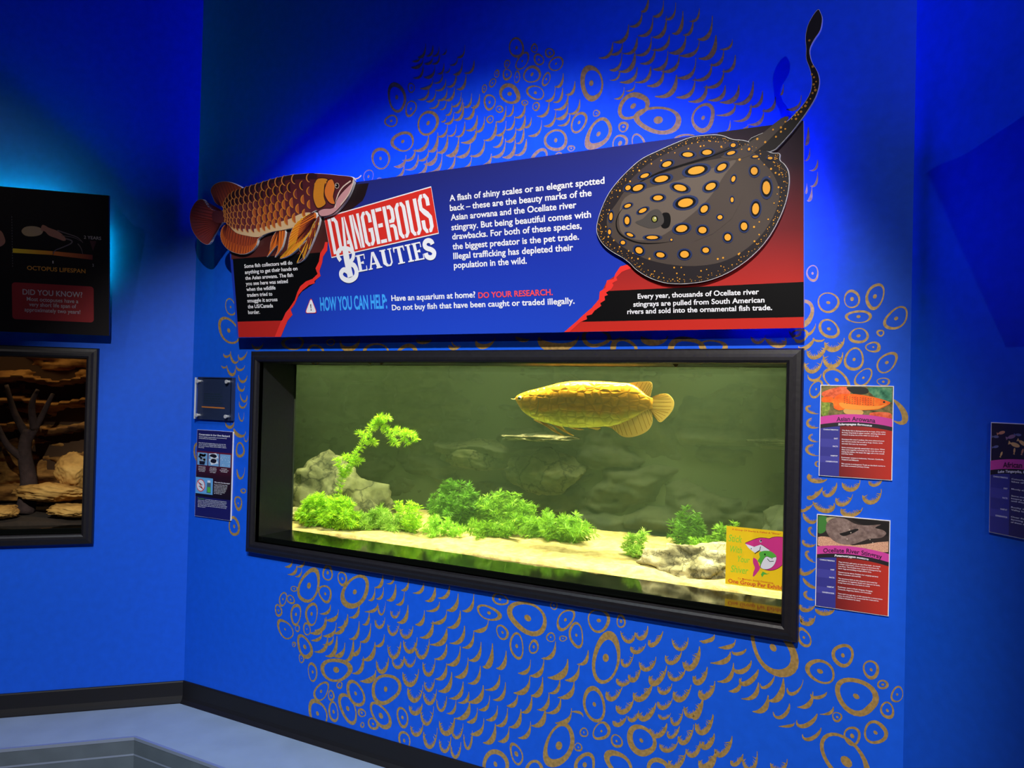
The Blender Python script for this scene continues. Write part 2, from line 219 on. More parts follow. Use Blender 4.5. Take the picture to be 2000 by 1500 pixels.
# traced outlines in 0.1 mm on their own surfaces
D = {
'rings': [[11931,27473,181,-641,-464,-6,137,93],[12661,27747,6,-204,-187,31,45,40],[12669,26883,-113,-313,-270,108,67,51],[11675,26520,352,-51,8,-259,69,62],[13548,26163,-304,-411,-453,278,110,89],[12294,25579,-536,-184,-256,378,113,82],[11178,25017,210,-454,-472,-80,104,73],[10548,24321,-93,-292,-257,83,35,63],[11144,24100,156,-17,4,-114,35,0],[17561,28468,54,-433,-309,35,80,63],[18328,28308,12,-188,-141,22,49,40],[18979,28000,112,-188,-166,-56,58,48],[19254,27550,-266,-158,-174,214,58,43],[18532,27838,51,-238,-214,5,64,40],[17831,27910,-229,-258,-203,161,55,40],[17164,27928,-61,-145,-123,61,46,36],[16721,27626,-45,-153,-107,43,46,37],[17175,27509,-17,-233,-195,49,61,41],[17619,27338,-32,-237,-127,38,45,36],[18261,27329,-188,-270,-312,213,79,71],[18861,27040,-85,-240,-157,73,58,39],[18415,26606,343,-230,-145,-210,64,62],[16539,27295,-84,-151,-137,78,46,32],[16173,27130,-30,-166,-111,35,47,33],[17315,26743,470,-225,-134,-324,141,91],[16422,26562,-24,-321,-266,62,72,56],[18466,26078,-12,-174,-156,36,54,35],[16886,26218,180,-28,4,-143,51,37],[17975,26294,148,-23,3,-117,45,31],[16468,25885,-80,-144,-142,77,51,32],[19318,24690,11,-435,-464,62,106,78],[20236,25220,-198,-329,-271,170,84,63],[19950,24312,148,-19,3,-122,52,34],[18647,24111,-257,-309,-258,190,117,0],[19460,24080,181,-22,4,-146,67,0],[20695,26583,123,-718,-416,16,162,97],[20918,25455,145,-22,3,-125,43,29],[22307,25500,-480,-317,-299,376,145,103],[23229,24869,874,-202,-32,-467,162,155],[24805,24716,-206,-431,-356,216,117,70],[21009,24691,-401,-496,-347,271,161,87],[21961,24815,205,-29,4,-184,73,47],[21840,24245,-148,-295,-248,140,79,85],[22535,24128,74,-367,-259,-10,77,0],[24271,24022,470,-103,-15,-217,108,0],[2485,19037,121,-422,-345,-32,62,56],[2409,17927,565,-556,-536,-261,125,112],[6500,17300,707,-7,11,-310,129,0],[7865,16802,521,-1,16,-437,139,0],[8718,17310,235,-2,6,-168,55,31],[11189,16793,729,-2,15,-463,143,117],[12791,16761,556,-1,14,-453,138,0],[21088,17341,548,-7,8,-340,127,0],[22138,16994,529,-3,8,-320,137,0],[24410,16787,650,-2,13,-609,181,128],[25302,16974,5,-252,-504,3,101,0],[24223,16402,1,0,0,-1,6,0],[3384,12335,14,-350,-308,-17,104,0],[3663,10458,203,16,4,-109,69,0],[3359,9864,57,-344,-255,-38,104,39],[3134,8769,42,-471,-360,-46,122,78],[589,12046,152,-500,-357,-64,113,0],[28373,19284,26,-258,-187,-8,50,39],[28856,18349,315,-133,-94,-290,55,55],[29529,18437,5,-305,-217,8,54,60],[30171,18491,-141,-398,-224,107,77,64],[29726,17891,368,-9,4,-204,66,54],[30754,17809,-281,-259,-172,227,64,58],[28886,17530,309,-125,-85,-262,74,55],[29736,17302,-281,-79,-60,228,66,54],[30339,17380,106,-2,2,-108,47,0],[30150,16955,218,-44,-23,-159,59,27],[29620,16582,-105,-330,-273,107,66,49],[30533,16490,-262,-248,-146,188,58,53],[29888,16021,-197,-265,-155,138,54,38],[30448,15911,195,-16,-7,-117,35,37],[29136,15949,366,-321,-166,-220,73,60],[28547,15653,-92,-287,-176,65,56,33],[28092,18036,8,-437,-362,10,145,0],[28029,17357,261,-4,4,-201,57,40],[28330,7885,116,-299,-176,-98,78,42],[7846,6660,-310,-828,-556,58,158,130],[8888,7359,-27,-341,-305,-20,92,76],[9716,7211,86,-318,-246,-67,83,56],[8783,6438,193,-349,-338,-144,92,64],[10412,6750,-599,-663,-543,272,191,110],[6980,6400,212,30,5,-126,51,33],[6329,5849,-100,-323,-227,11,67,47],[6793,5898,165,-179,-182,-106,66,46],[6079,5300,77,-266,-221,-63,82,54],[7122,5296,-71,-480,-319,-16,102,66],[8039,5458,-40,-503,-370,-33,100,77],[6508,4538,369,-391,-329,-198,89,53],[7790,4762,75,-265,-219,-65,65,32],[7246,4704,6,-175,-135,-22,58,0],[7694,3964,335,-452,-357,-190,144,97],[7061,3966,5,-125,-118,-21,51,26],[7529,3433,8,-206,-167,-31,65,26],[8187,2964,65,-421,-261,-67,78,64],[9495,3305,907,111,-38,-493,180,150],[8705,2230,-321,-428,-323,104,92,70],[9715,2690,6,-169,-157,-31,62,25],[9272,2162,8,-231,-191,-39,77,38],[10594,2523,324,-450,-411,-236,135,79],[10192,1808,355,-567,-390,-207,130,98],[9415,1502,114,-408,-279,-98,90,75],[12158,3018,-121,-671,-723,-44,157,106],[11937,1886,423,-468,-345,-237,131,118],[13039,2051,106,-404,-279,-101,96,69],[10948,1790,131,-142,-174,-118,74,48],[10996,1294,4,-118,-113,-25,54,0],[11556,1461,222,-154,-195,-176,86,54],[8536,1239,254,-601,-467,-197,127,89],[13161,1143,99,-375,-292,-110,89,69],[17431,7472,346,-88,-100,-212,73,56],[16959,6886,538,-103,-109,-265,105,75],[18611,6953,782,-304,-321,-526,171,136],[19691,7581,4,-163,-155,-23,44,35],[20165,7134,-239,-430,-258,93,87,61],[20602,6653,98,-435,-284,-94,86,52],[21456,7313,447,71,10,-405,84,76],[22290,7424,6,-231,-179,-29,64,58],[19592,6408,197,33,4,-167,44,31],[20080,6445,153,26,3,-111,39,26],[17566,6247,173,-222,-226,-154,72,51],[18193,5841,93,-480,-294,-88,81,69],[18906,5937,-20,-286,-195,-19,70,54],[21764,6049,-149,-935,-522,-9,177,134],[21354,4337,159,-594,-417,-171,122,76],[21658,3457,-190,-362,-262,80,93,42],[20987,3259,72,-155,-147,-83,47,34],[20012,2561,-378,-863,-513,94,194,148],[22229,3239,125,-213,-178,-120,64,41],[23121,3469,384,-420,-369,-337,179,73],[20783,2684,98,-127,-127,-98,48,34],[18286,1846,203,-370,-223,-134,81,91],[17400,1247,188,-512,-532,-256,155,93],[19055,1374,11,-419,-420,-106,169,0],[21055,2126,-193,-451,-369,66,123,93],[22329,2441,419,-355,-311,-328,155,0],[23731,2658,394,98,9,-379,123,0],[29467,7533,66,-353,-301,-112,98,61],[28828,6924,433,-131,-127,-328,92,83],[30256,7246,94,-252,-212,-125,73,46],[29865,6368,560,-306,-262,-471,156,87],[30583,6866,155,31,2,-144,58,39],[30968,6652,-72,-245,-154,30,43,35],[30717,6126,109,-224,-160,-118,65,45],[29338,5628,79,-125,-118,-100,49,37],[30410,5400,238,-202,-222,-299,87,59],[29772,5151,96,-250,-226,-142,67,67],[29614,4339,686,-638,-366,-453,156,168],[27414,7405,535,-766,-524,-436,199,115]],
'cres': [[0,13328,29362,13317,28862,13005,28943],[0,13694,29241,13682,28849,13402,28920],[0,13996,29134,13985,28796,13735,28858],[0,14355,28991,14345,28795,14153,28840],[0,15228,28948,15215,28514,14922,28589],[0,13096,28977,13074,28742,12732,28816],[0,14035,28827,14020,28464,13715,28537],[0,13705,28864,13687,28526,13351,28603],[0,13222,28853,13193,28461,12709,28566],[0,14894,28545,14877,28264,14580,28331],[0,15130,28355,15116,27843,14767,27929],[0,15675,28256,15656,27800,15287,27887],[0,13234,28473,13214,28027,12816,28116],[0,13810,28370,13787,27954,13368,28047],[0,14255,28415,14245,28026,13998,28087],[0,14554,28237,14541,28032,14324,28080],[0,14855,27913,14840,27400,14489,27483],[0,15318,27833,15306,27220,14960,27307],[0,13735,27909,13703,27520,13199,27622],[0,14207,28026,14188,27665,13830,27743],[0,14363,27751,14340,27340,13929,27427],[0,13537,27491,13513,27101,13091,27186],[0,13899,27432,13880,26964,13490,27048],[0,14434,27344,14414,26932,14031,27012],[0,14785,27335,14766,26874,14387,26956],[0,14061,27008,14037,26672,13650,26748],[0,14418,26902,14405,26566,14132,26624],[0,15110,27086,15093,26575,14718,26658],[0,15175,26831,15165,26320,14871,26389],[0,15599,26958,15588,26476,15298,26544],[0,15968,26875,15955,26395,15642,26466],[0,14687,26712,14679,26300,14435,26356],[0,15239,26626,15225,26013,14851,26097],[0,15726,26478,15709,25997,15341,26074],[0,14786,26328,14767,25944,14416,26013],[0,14436,26306,14424,26074,14206,26117],[0,14505,25975,14487,25460,14105,25536],[0,14916,25843,14901,25433,14578,25497],[0,15318,25883,15304,25348,14958,25420],[0,15880,26043,15859,25514,15440,25598],[0,16218,25945,16202,25418,15839,25494],[0,15865,25563,15831,25035,15254,25137],[0,13595,25606,13560,25007,12941,25114],[0,14044,25594,14031,24918,13644,25000],[0,14520,25455,14505,24810,14095,24893],[0,15047,25335,15027,24619,14543,24713],[0,15598,25067,15569,24511,15040,24603],[0,16244,25030,16214,24454,15669,24549],[0,12941,25114,12910,24694,12394,24777],[0,12483,24918,12454,24495,11961,24573],[0,13613,25029,13587,24612,13138,24687],[0,13103,24842,13076,24290,12563,24376],[0,14034,24950,14005,24407,13478,24495],[0,13536,24588,13509,24040,13003,24124],[0,14277,24746,14253,24048,13730,24141],[0,14894,24645,14868,24031,14355,24119],[0,15670,24525,15634,23996,15026,24091],[0,16564,24462,16525,23991,15908,24086],[0,12402,24522,12370,24045,11817,24129],[0,17168,26208,17153,25664,16802,25741],[0,17490,26229,17477,25836,17204,25895],[0,17993,26198,17975,25711,17608,25788],[0,17555,25772,17541,25305,17218,25373],[0,17184,25638,17166,25144,16789,25219],[0,16750,25653,16728,25006,16270,25098],[0,18006,25729,17992,25241,17675,25309],[0,18270,25644,18256,25304,17990,25358],[0,18714,25440,18690,24911,18235,24998],[0,17061,25205,17045,24710,16692,24780],[0,17621,25317,17602,24851,17231,24922],[0,17966,25268,17958,24730,17689,24791],[0,17177,24930,17151,24312,16648,24404],[0,17608,24849,17586,24235,17140,24320],[0,18084,24809,18060,24274,17621,24354],[0,19557,27071,19545,26619,19266,26687],[0,19242,26645,19227,26143,18898,26219],[0,19546,26526,19533,26050,19231,26120],[0,20037,26694,20023,26246,19726,26315],[0,19776,26284,19751,25740,19288,25837],[0,19004,26087,18982,25608,18579,25691],[0,19786,25920,19763,25399,19348,25485],[0,20251,25983,20231,25513,19868,25590],[0,19290,25768,19271,25195,18872,25279],[0,19869,25545,19846,25144,19455,25219],[0,22781,29303,22775,28722,22557,28796],[0,22558,28745,22538,28244,22171,28343],[0,23332,28930,23316,28436,23006,28524],[0,23767,28761,23752,28244,23447,28332],[0,24026,28384,24015,27688,23713,27781],[0,24593,28410,24579,28004,24306,28080],[0,24380,28064,24367,27579,24092,27657],[0,25039,28001,25019,27293,24615,27406],[0,22064,28340,22039,27782,21589,27896],[0,22957,28409,22933,27834,22498,27948],[0,23447,28332,23427,27683,23023,27793],[0,21482,27840,21457,27331,21024,27435],[0,21862,27818,21840,27392,21463,27483],[0,22395,27816,22371,27315,21952,27417],[0,22921,27738,22895,27163,22434,27276],[0,23563,27687,23531,27224,23034,27340],[0,24143,27597,24116,27009,23652,27124],[0,24617,27333,24581,26828,24033,26954],[0,25173,27321,25148,26617,24679,26737],[0,25722,27142,25700,26845,25373,26922],[0,21845,27412,21826,26824,21450,26919],[0,22328,27296,22300,26689,21805,26805],[0,23060,27335,23034,26841,22600,26943],[0,23525,27123,23502,26554,23075,26657],[0,23933,26948,23901,26410,23386,26527],[0,24508,26695,24478,26086,23974,26202],[0,25445,26860,25423,26360,25048,26452],[0,25048,26427,25015,25926,24498,26038],[0,25828,26573,25808,26077,25460,26162],[0,21778,26810,21760,26490,21458,26557],[0,22420,26773,22387,26300,21869,26411],[0,22919,26709,22891,26214,22431,26315],[0,23386,26527,23357,26009,22881,26114],[0,23849,26223,23811,25556,23200,25686],[0,24498,26038,24466,25429,23939,25543],[0,25460,26162,25426,25614,24895,25729],[0,24895,25729,24863,25225,24366,25328],[0,25518,25625,25488,25177,25025,25272],[0,22353,26253,22335,26016,22064,26072],[0,21955,26166,21938,25794,21639,25860],[0,25965,25551,25933,25032,25434,25136],[0,26426,25568,26395,24906,25883,25018],[0,25861,24950,25825,24631,25324,24721],[0,26728,25237,26708,24773,26372,24847],[0,26372,24847,26343,24357,25895,24446],[0,27137,24984,27116,24573,26785,24643],[0,26785,24643,26762,24181,26384,24257],[0,27373,25363,27371,25072,27290,25099],[0,27927,24904,27904,24500,27542,24574],[0,25708,24449,25705,24150,25596,24179],[0,26292,24270,26283,24148,26156,24172],[0,28162,23843,28165,23342,28085,23376],[0,28217,23200,28212,22843,28073,22877],[0,28458,22807,28447,22501,28251,22538],[0,28465,22400,28458,21998,28281,22036],[0,28152,22095,28154,21809,28114,21826],[0,28303,21988,28301,21561,28183,21593],[2,10319,17441,9669,16590,9258,17394],[2,14001,17370,13434,17127,13254,17406],[2,15386,17109,15022,16857,14835,17141],[2,4666,17318,4334,16827,3961,17292],[2,15313,17151,15143,16928,14954,17304],[2,16940,17392,16365,16775,16092,17329],[2,18414,17338,18056,17217,17846,17452],[2,20421,17418,19570,16597,18809,17404],[2,23739,17373,23279,16922,22790,17386],[2,22022,17410,21811,17017,21666,17401],[3,26972,17360,26788,16887,26525,17336],[3,27588,17261,27554,16754,26974,17268],[3,28069,17554,27978,17106,27698,17501],[2,2580,16874,2304,16522,2106,16838],[2,3161,16652,2743,16061,2577,16948],[2,3663,16944,3253,16285,3103,16799],[2,2341,16281,2217,16057,1969,16279],[2,2922,16136,2715,15470,2341,16281],[2,3535,16286,3219,15844,2968,16283],[2,3707,15813,3399,15205,3141,15843],[2,3573,15336,3311,14819,3104,15476],[2,3743,14902,3589,14278,3280,14965],[2,3754,14611,3420,14017,3243,14598],[2,3571,14095,3475,13289,3211,14083],[2,2919,13632,2705,13108,2343,13610],[2,3707,13226,3395,12700,2930,13338],[2,3722,11553,3506,10555,3213,11446],[2,3888,13016,3761,12501,3614,13003],[3,29332,17244,29066,16581,28774,17123],[3,28819,17091,28550,16309,28252,16871],[3,29297,16803,29033,15963,28737,16709],[3,28710,16581,28437,15859,28198,16484],[2,28688,16134,28470,15731,28297,16098],[2,28758,17219,28565,17077,28426,17255],[2,28494,17704,28373,17264,28211,17435],[2,28457,17255,28208,16774,28005,17002],[2,28272,17386,28044,16969,27892,17262],[3,28634,14885,28070,14958,28410,15139],[3,28641,14465,28109,14440,28443,14751],[3,28650,14023,28210,14026,28479,14253],[3,28658,13581,28023,13681,28511,13922],[3,28664,13239,28491,13311,28651,13404],[3,28919,12872,28352,12636,28397,13000],[3,28795,12615,28505,12122,28358,12303],[3,29201,12783,29009,12125,28797,12505],[3,29660,12467,29358,11843,29185,12318],[3,29851,12914,29662,12345,29353,12795],[3,30442,12691,30273,11970,29933,12462],[3,30461,12986,30261,12623,30098,12905],[3,28519,12068,28237,11737,28155,11868],[3,29137,12150,28942,11612,28518,12150],[3,28632,11609,28416,11324,28237,11764],[3,29940,12086,29551,11577,29342,12005],[3,28632,11057,28292,11200,28507,11347],[3,28621,10835,28285,10617,28252,10932],[3,28631,10258,28196,10412,28443,10594],[3,28634,10093,28171,9645,28216,10039],[3,28671,9520,28452,9406,28275,9742],[3,28627,9101,28186,9119,28414,9346],[3,28655,8967,28311,8528,28212,8901],[3,29196,8912,28909,8540,28658,8830],[3,28662,8611,28371,8109,28220,8458],[2,30744,14745,31393,14668,30661,15416],[3,28648,8593,28407,8008,28203,8583],[0,6839,7650,6820,7334,6465,7304],[0,7557,7738,7534,7425,7147,7391],[0,7105,7398,7081,7029,6649,6990],[0,7403,7341,7389,6976,7078,6952],[0,11861,7589,11847,7121,11505,7096],[0,12447,7667,12431,7357,12128,7330],[0,11914,7094,11902,6658,11595,6634],[0,12533,7269,12519,6683,12150,6657],[0,11470,7002,11462,6533,11185,6514],[0,13169,7618,13157,7190,12861,7169],[0,12973,7040,12959,6580,12628,6552],[0,13912,7547,13887,7182,13469,7139],[0,14468,7453,14451,6944,14071,6912],[0,15142,7604,15118,7158,14684,7115],[0,15551,7326,15531,6737,15102,6699],[0,16269,7430,16250,6819,15831,6783],[0,14690,6918,14656,6586,14152,6524],[0,13169,6518,13152,5877,12723,5838],[0,13981,6441,13967,5928,13613,5895],[0,15038,6605,15000,6156,14407,6081],[0,15669,6675,15644,6086,15156,6033],[0,14407,6081,14382,5480,13874,5422],[0,15060,5877,15023,5310,14399,5228],[0,15883,6125,15854,5508,15307,5442],[0,16310,6002,16291,5420,15872,5374],[0,16936,6544,16901,6165,16372,6095],[0,15077,5290,15053,4755,14587,4695],[0,15710,5290,15687,4644,15199,4583],[0,16643,5620,16623,4983,16179,4932],[0,17151,5627,17144,4827,16795,4799],[0,17748,5489,17735,4894,17393,4857],[0,16082,4914,16060,4242,15578,4180],[0,16637,4715,16616,4107,16173,4048],[0,17495,4552,17465,4036,16946,3956],[0,17750,4306,17730,3709,17302,3648],[0,15100,4536,15079,3973,14645,3915],[0,15344,4219,15322,3540,14828,3472],[0,15881,3962,15854,3375,15338,3296],[0,16786,4005,16754,3425,16193,3335],[0,17080,3684,17061,3195,16683,3137],[0,16151,3657,16129,3276,15739,3212],[0,15574,3206,15559,2735,15223,2685],[0,16197,3226,16166,2670,15626,2577],[0,16555,3110,16536,2617,16151,2555],[0,17434,3379,17413,2892,17010,2826],[0,17869,3364,17851,2769,17453,2708],[0,16853,2765,16828,2215,16358,2134],[0,17361,2660,17342,2003,16909,1933],[0,17949,2685,17931,2203,17563,2140],[0,8877,5373,8850,4851,8327,4789],[0,9912,5416,9882,4901,9338,4834],[0,10059,5682,10039,5170,9606,5123],[0,10662,6197,10642,5689,10217,5646],[0,9444,5219,9411,4700,8823,4625],[0,8657,4720,8626,4391,8138,4322],[0,9305,4645,9275,4319,8795,4250],[0,8988,4530,8957,3943,8360,3864],[0,9505,4618,9487,3846,8973,3790],[0,9945,4451,9919,3937,9412,3869],[0,10687,5450,10673,4786,10247,4745],[0,11296,5460,11279,4770,10827,4724],[0,11205,5921,11195,5482,10917,5458],[0,11640,6404,11602,6087,11050,6017],[0,10406,4652,10397,3828,9968,3788],[0,10791,4658,10768,4151,10309,4092],[0,11545,4730,11519,4072,10965,4002],[0,12015,5165,11993,4729,11585,4678],[0,10964,4031,10943,3400,10451,3336],[0,11620,3619,11576,3207,10920,3097],[0,9098,5961,9069,5601,8587,5543],[0,9543,5814,9510,5392,8960,5324],[0,8799,5299,8761,4710,8086,4624],[3,12778,6400,12565,5702,12310,6258],[3,12042,6582,11873,5548,11639,6416],[3,12026,5932,11794,5110,11511,5768],[3,12263,4328,11988,3160,11641,4096],[3,12759,5873,12502,4833,12182,5675],[3,13440,5809,13149,4883,12803,5612],[3,12856,5075,12571,3807,12209,4834],[3,13665,5387,13365,4241,12997,5157],[3,14255,5430,13954,3968,13566,5163],[3,13053,4530,12777,3596,12445,4326],[3,13618,4632,13378,3823,13091,4456],[3,14553,4689,14299,3455,13973,4457],[3,13773,4145,13426,2877,13002,3872],[3,14001,3561,13673,2298,13271,3289],[3,14543,3895,14330,2991,14066,3710],[3,14657,3522,14383,2390,14044,3284],[3,15136,3338,14934,2229,14669,3129],[3,13989,2817,13700,1995,13364,2605],[3,14542,2820,14275,1416,13928,2547],[3,14049,2032,13781,1104,13460,1809],[3,14737,2016,14458,504,14093,1718],[3,15526,2583,15213,1346,14830,2307],[3,15926,2449,15695,1344,15404,2222],[3,15382,1827,15150,658,14852,1587],[3,15849,1713,15652,560,15392,1489],[3,16354,2270,16199,928,15970,2045],[0,18788,5364,18764,4913,18345,4854],[0,19338,5536,19315,4917,18855,4857],[0,19789,6200,19764,5634,19311,5578],[0,20290,5641,20251,5029,19615,4934],[0,20744,5588,20720,5032,20281,4972],[0,21078,6128,21060,5671,20718,5629],[0,18777,4771,18746,4170,18203,4088],[0,19305,4804,19288,4186,18901,4136],[0,20002,4917,19982,4427,19604,4373],[0,20561,4912,20530,4376,20018,4296],[0,18285,4080,18265,3602,17890,3545],[0,18876,4060,18860,3487,18492,3435],[0,19580,4275,19561,3733,19178,3677],[0,20046,4209,20018,3718,19545,3639],[0,18437,3447,18419,2845,18021,2784],[0,19439,3709,19415,3116,18957,3041],[0,20485,3933,20453,3445,19940,3354],[0,18849,3088,18828,2539,18410,2468],[0,20938,3826,20900,3985,20511,3893],[3,22804,7122,22611,6403,22289,7080],[3,23259,7417,23127,6671,22827,7126],[3,23805,7332,23439,6507,23315,6944],[3,23204,6794,22884,6209,22676,6613],[3,22774,6410,22548,5583,22335,6131],[3,23578,6423,23301,5586,22989,6140],[3,24668,7262,24479,6437,24122,7126],[3,24461,6755,24092,5978,23913,6528],[3,25062,7032,24893,5897,24512,6422],[3,23965,6191,23574,5117,23366,5730],[3,24604,6225,24259,5430,24013,6027],[3,22748,5566,22386,4985,22186,5412],[3,23039,6018,22862,5169,22606,5627],[3,22404,5233,22011,4283,21816,4891],[3,23463,5487,23039,4503,22807,5048],[3,24156,5624,23881,4964,23668,5440],[3,24811,5711,24429,4757,24227,5380],[3,25332,6405,25116,5518,24870,5978],[3,25594,5993,25329,5056,25073,5551],[3,22811,4872,22493,3965,22185,4476],[3,24188,5157,23881,4467,23680,4922],[3,25205,5367,24896,4263,24589,4941],[3,23613,4864,23260,3916,23008,4386],[3,24134,4629,23909,4214,23712,4495],[3,24547,4847,24381,3954,24136,4501],[3,22570,4203,22313,3614,22080,3918],[3,23005,4474,22846,3878,22617,4191],[3,25576,4857,25259,3840,24990,4433],[3,24009,4257,23692,3407,23430,3954],[3,24450,4270,24148,3514,24037,4005],[3,24925,4418,24688,3407,24414,3919],[3,24396,3744,24058,3062,23779,3514],[3,25610,4236,25404,3537,25215,3935],[3,25151,3920,24976,3075,24685,3556],[3,24685,3513,24391,2502,24103,3030],[3,25684,3710,25442,2729,25123,3238],[2,25521,7449,25264,7089,25121,7254],[0,25541,7474,25512,7270,25122,7212],[0,26229,7424,26196,7178,25759,7113],[0,26184,6606,26159,6057,25741,6000],[0,26438,6200,26418,5806,26099,5759],[0,26984,6143,26956,5666,26532,5600],[0,27746,6395,27724,5757,27329,5704],[0,27288,5797,27264,5323,26881,5263],[0,28626,6192,28602,5751,28239,5695],[0,29224,5884,29201,5674,28897,5618],[0,28097,5165,28067,5053,27696,4975],[0,26073,6981,26036,6646,25519,6566],[2,26580,7224,26322,6883,26133,7075],[2,26748,6876,26478,6228,26185,6565],[2,26974,6632,26598,5840,26397,6233],[2,27470,6523,27227,5907,27042,6196],[2,28336,6571,28094,5814,27865,6218],[2,27943,5752,27757,4999,27454,5386],[2,29032,6334,28752,5952,28570,6181],[2,28767,5610,28368,4868,28171,5281],[2,28886,5203,28572,4542,28349,4883],[3,25332,6405,25116,5539,24869,6020],[3,25594,5993,25401,5134,25093,5598],[3,25226,5371,25043,4445,24874,4789],[3,25554,4894,25271,3800,24989,4475],[3,26190,4327,25912,3306,25641,3783],[3,25609,4278,25424,3563,25174,3841],[3,25663,3705,25365,2856,25122,3280],[3,26548,3834,26306,3218,26166,3535],[3,26986,4021,26878,2953,26530,3706],[3,27908,4001,27709,3289,27407,3757]],
'corner': [7338,6132,24459,6098,24502,-36,125,23],
'lt_brown': [8125,6059,7912,5612,7754,5410,7383,5227,6936,5047,6342,4932,5842,4357,5836,3906,5443,3363,5302,3086,68,3542,164,4303,2589,6132,5720,6161],
'lt_black': [175,3554,5344,3512,5192,2747,4913,2270,4136,1924,3338,1181,2921,723,123,737],
'lt_red': [123,737,3086,731,2430,16,106,33],
'lt_tear': [5798,3908,5728,3573,5478,3333,5400,3080,5215,2746,5263,2542,4898,2346,4912,2252,4596,2197,4224,2008,3966,1812,3684,1408,3418,1178,3516,966,3252,764,3161,675,2720,18,2347,17,2794,684,2902,772,3122,1067,3344,1240,3703,1586,3899,1933,4082,2161,4416,2351,4816,2448,5104,2636,5013,2872,5232,3147,5341,3484,5552,3698,5649,3919],
'rt_red': [18923,2266,19589,2340,20929,5143,22151,6329,24505,6277,24516,-46,16405,-5,16933,353,17491,834,17820,1118,17863,1344,18086,1722,18402,1900],
'rt_black': [18005,1390,24504,1405,24506,342,17006,358,17486,703,17816,1020],
'rt_tear': [18923,2266,18583,2196,18404,1963,18330,1788,18087,1754,18022,1499,17808,1378,17771,1119,17491,834,17160,593,16913,387,16367,-18,16590,-8,17042,351,17298,444,17281,564,17483,604,17594,733,17847,889,17815,987,17994,1079,17984,1209,18104,1256,18038,1337,18250,1457,18323,1583,18277,1649,18465,1736,18434,1834,18645,2015,18986,2123],
'badge': [5707,4885,11088,5584,11304,3876,5948,3287],
'beaut': [7304,2591,11126,2970,10970,3651,7207,3265],
'bsw0': [6711,3554,6749,3170,6814,2774,6884,2422],
'bsw1': [6427,3105,6299,3310,6372,3531,6620,3599,6907,3552,7111,3399,7066,3151,6818,2970],
'bsw2': [6818,2970,7100,2881,7222,2640,7128,2393,6791,2280,6472,2397,6402,2598,6576,2730,6821,2605],
'tri': [4640,1640,4888,1018,4263,1023],
't_main': [['A flash of shiny scales or an elegant spotted', 11883, 4999, 6235, 223], ['back – these are the beauty marks of the', 11876, 4638, 5758, 225], ['Asian arowana and the Ocellate river', 11894, 4287, 5162, 227], ['stingray. But being beautiful comes with', 11897, 3919, 5689, 227], ['drawbacks. For both of these species,', 11907, 3574, 5314, 228], ['the biggest predator is the pet trade.', 11900, 3204, 5206, 229], ['Illegal trafficking has depleted their', 11910, 2846, 4965, 230], ['population in the wild.', 11913, 2499, 3120, 235]],
't_help': [['Have an aquarium at home?', 8874, 1370, 3923, 226], ['Do not buy fish that have been caught or traded illegally.', 8870, 1000, 7980, 219]],
't_do': [['DO YOUR RESEARCH.', 12924, 1334, 3089, 214]],
't_every': [['Every year, thousands of Ocellate river', 19176, 1087, 3974, 165], ['stingrays are pulled from South American', 19014, 826, 4301, 165], ['rivers and sold into the ornamental fish trade.', 18790, 583, 4752, 166]],
't_some': [['Some fish collectors will do', 862, 3111, 2883, 161], ['anything to get their hands on', 865, 2849, 3145, 161], ['the Asian arowana. The fish', 859, 2587, 2870, 161], ['you see here was seized', 863, 2339, 2535, 162], ['when the wildlife', 867, 2089, 1778, 163], ['traders tried to', 871, 1832, 1555, 164], ['smuggle it across', 866, 1580, 1837, 164], ['the US/Canada', 861, 1319, 1548, 165], ['border.', 855, 1064, 728, 166]],
't_how': [['HOW YOU CAN HELP:', 5124, 1097, 3522, 555]],
'ray': [22871,5755,22443,5867,22068,6042,21597,6104,21116,6098,20624,5987,20057,5821,19476,5622,18975,5285,18564,4930,18248,4558,17992,4081,17845,3651,17847,3334,18022,3004,18321,2730,18720,2484,18982,2280,19208,2048,19628,1777,20141,1579,20648,1513,21148,1520,21639,1588,22182,1771,22714,2066,23178,2445,23520,2852,23802,3342,23997,3831,24092,4325,24072,4716,23948,4952,23829,5078,23814,5274,23539,5346],
'tail': [23529,5351,24029,5706,24396,6112,24597,6370,24835,6740,24946,7126,24895,7456,24738,7764,24680,8095,24798,8353,24973,8598,25024,8904,24973,9091,24908,9183,24760,9035,24622,8784,24562,8477,24581,8153,24580,7872,24679,7573,24737,7241,24697,6924,24518,6626,24235,6340,23949,6133,23450,5971,22897,5748],
'ray_mid': [18576,4278,19059,4786,20037,5046,21161,5276,22175,5359,22868,5530,23315,5082,23645,4652,23807,4130,23693,3578,23296,2926,22718,2446,22009,2136,21159,2065,20284,2175,19515,2405,18863,2758,18338,3234,18222,3810],
'ray_light': [18779,4321,19447,4625,20659,4800,21698,5039,22521,5232,22167,4814,21683,4166,20942,3582,19986,3052,19204,3046,18682,3397],
'ray_lobe': [18789,4629,19064,4969,19728,5442,20682,5803,21594,5920,22413,5758,21884,5509,20979,5326,20039,5136,19125,4780],
'ray_tailmid': [22058,5373,22756,5629,23322,5920,23875,6286,24091,6256,23653,5821,23263,5509,22751,5262],
'ray_shade': [22153,3830,22624,4248,22738,4122,22382,3461,21784,3039,21174,2846,21548,3294],
'ray_head': [18943,4244,18631,3900,18552,3532,18743,3205,19268,2949,19853,2877,20428,2898],
'ray_fold': [19057,4725,20039,5118,21585,5401,22527,5630],
'ray_eye': [19221,3602,19486,3704,19751,3926,20009,3963,20164,3768,20189,3523,19994,3387,19672,3382],
'ray_spir': [20133,3801,20355,3812,20426,3625,20376,3387,20216,3327,20092,3440],
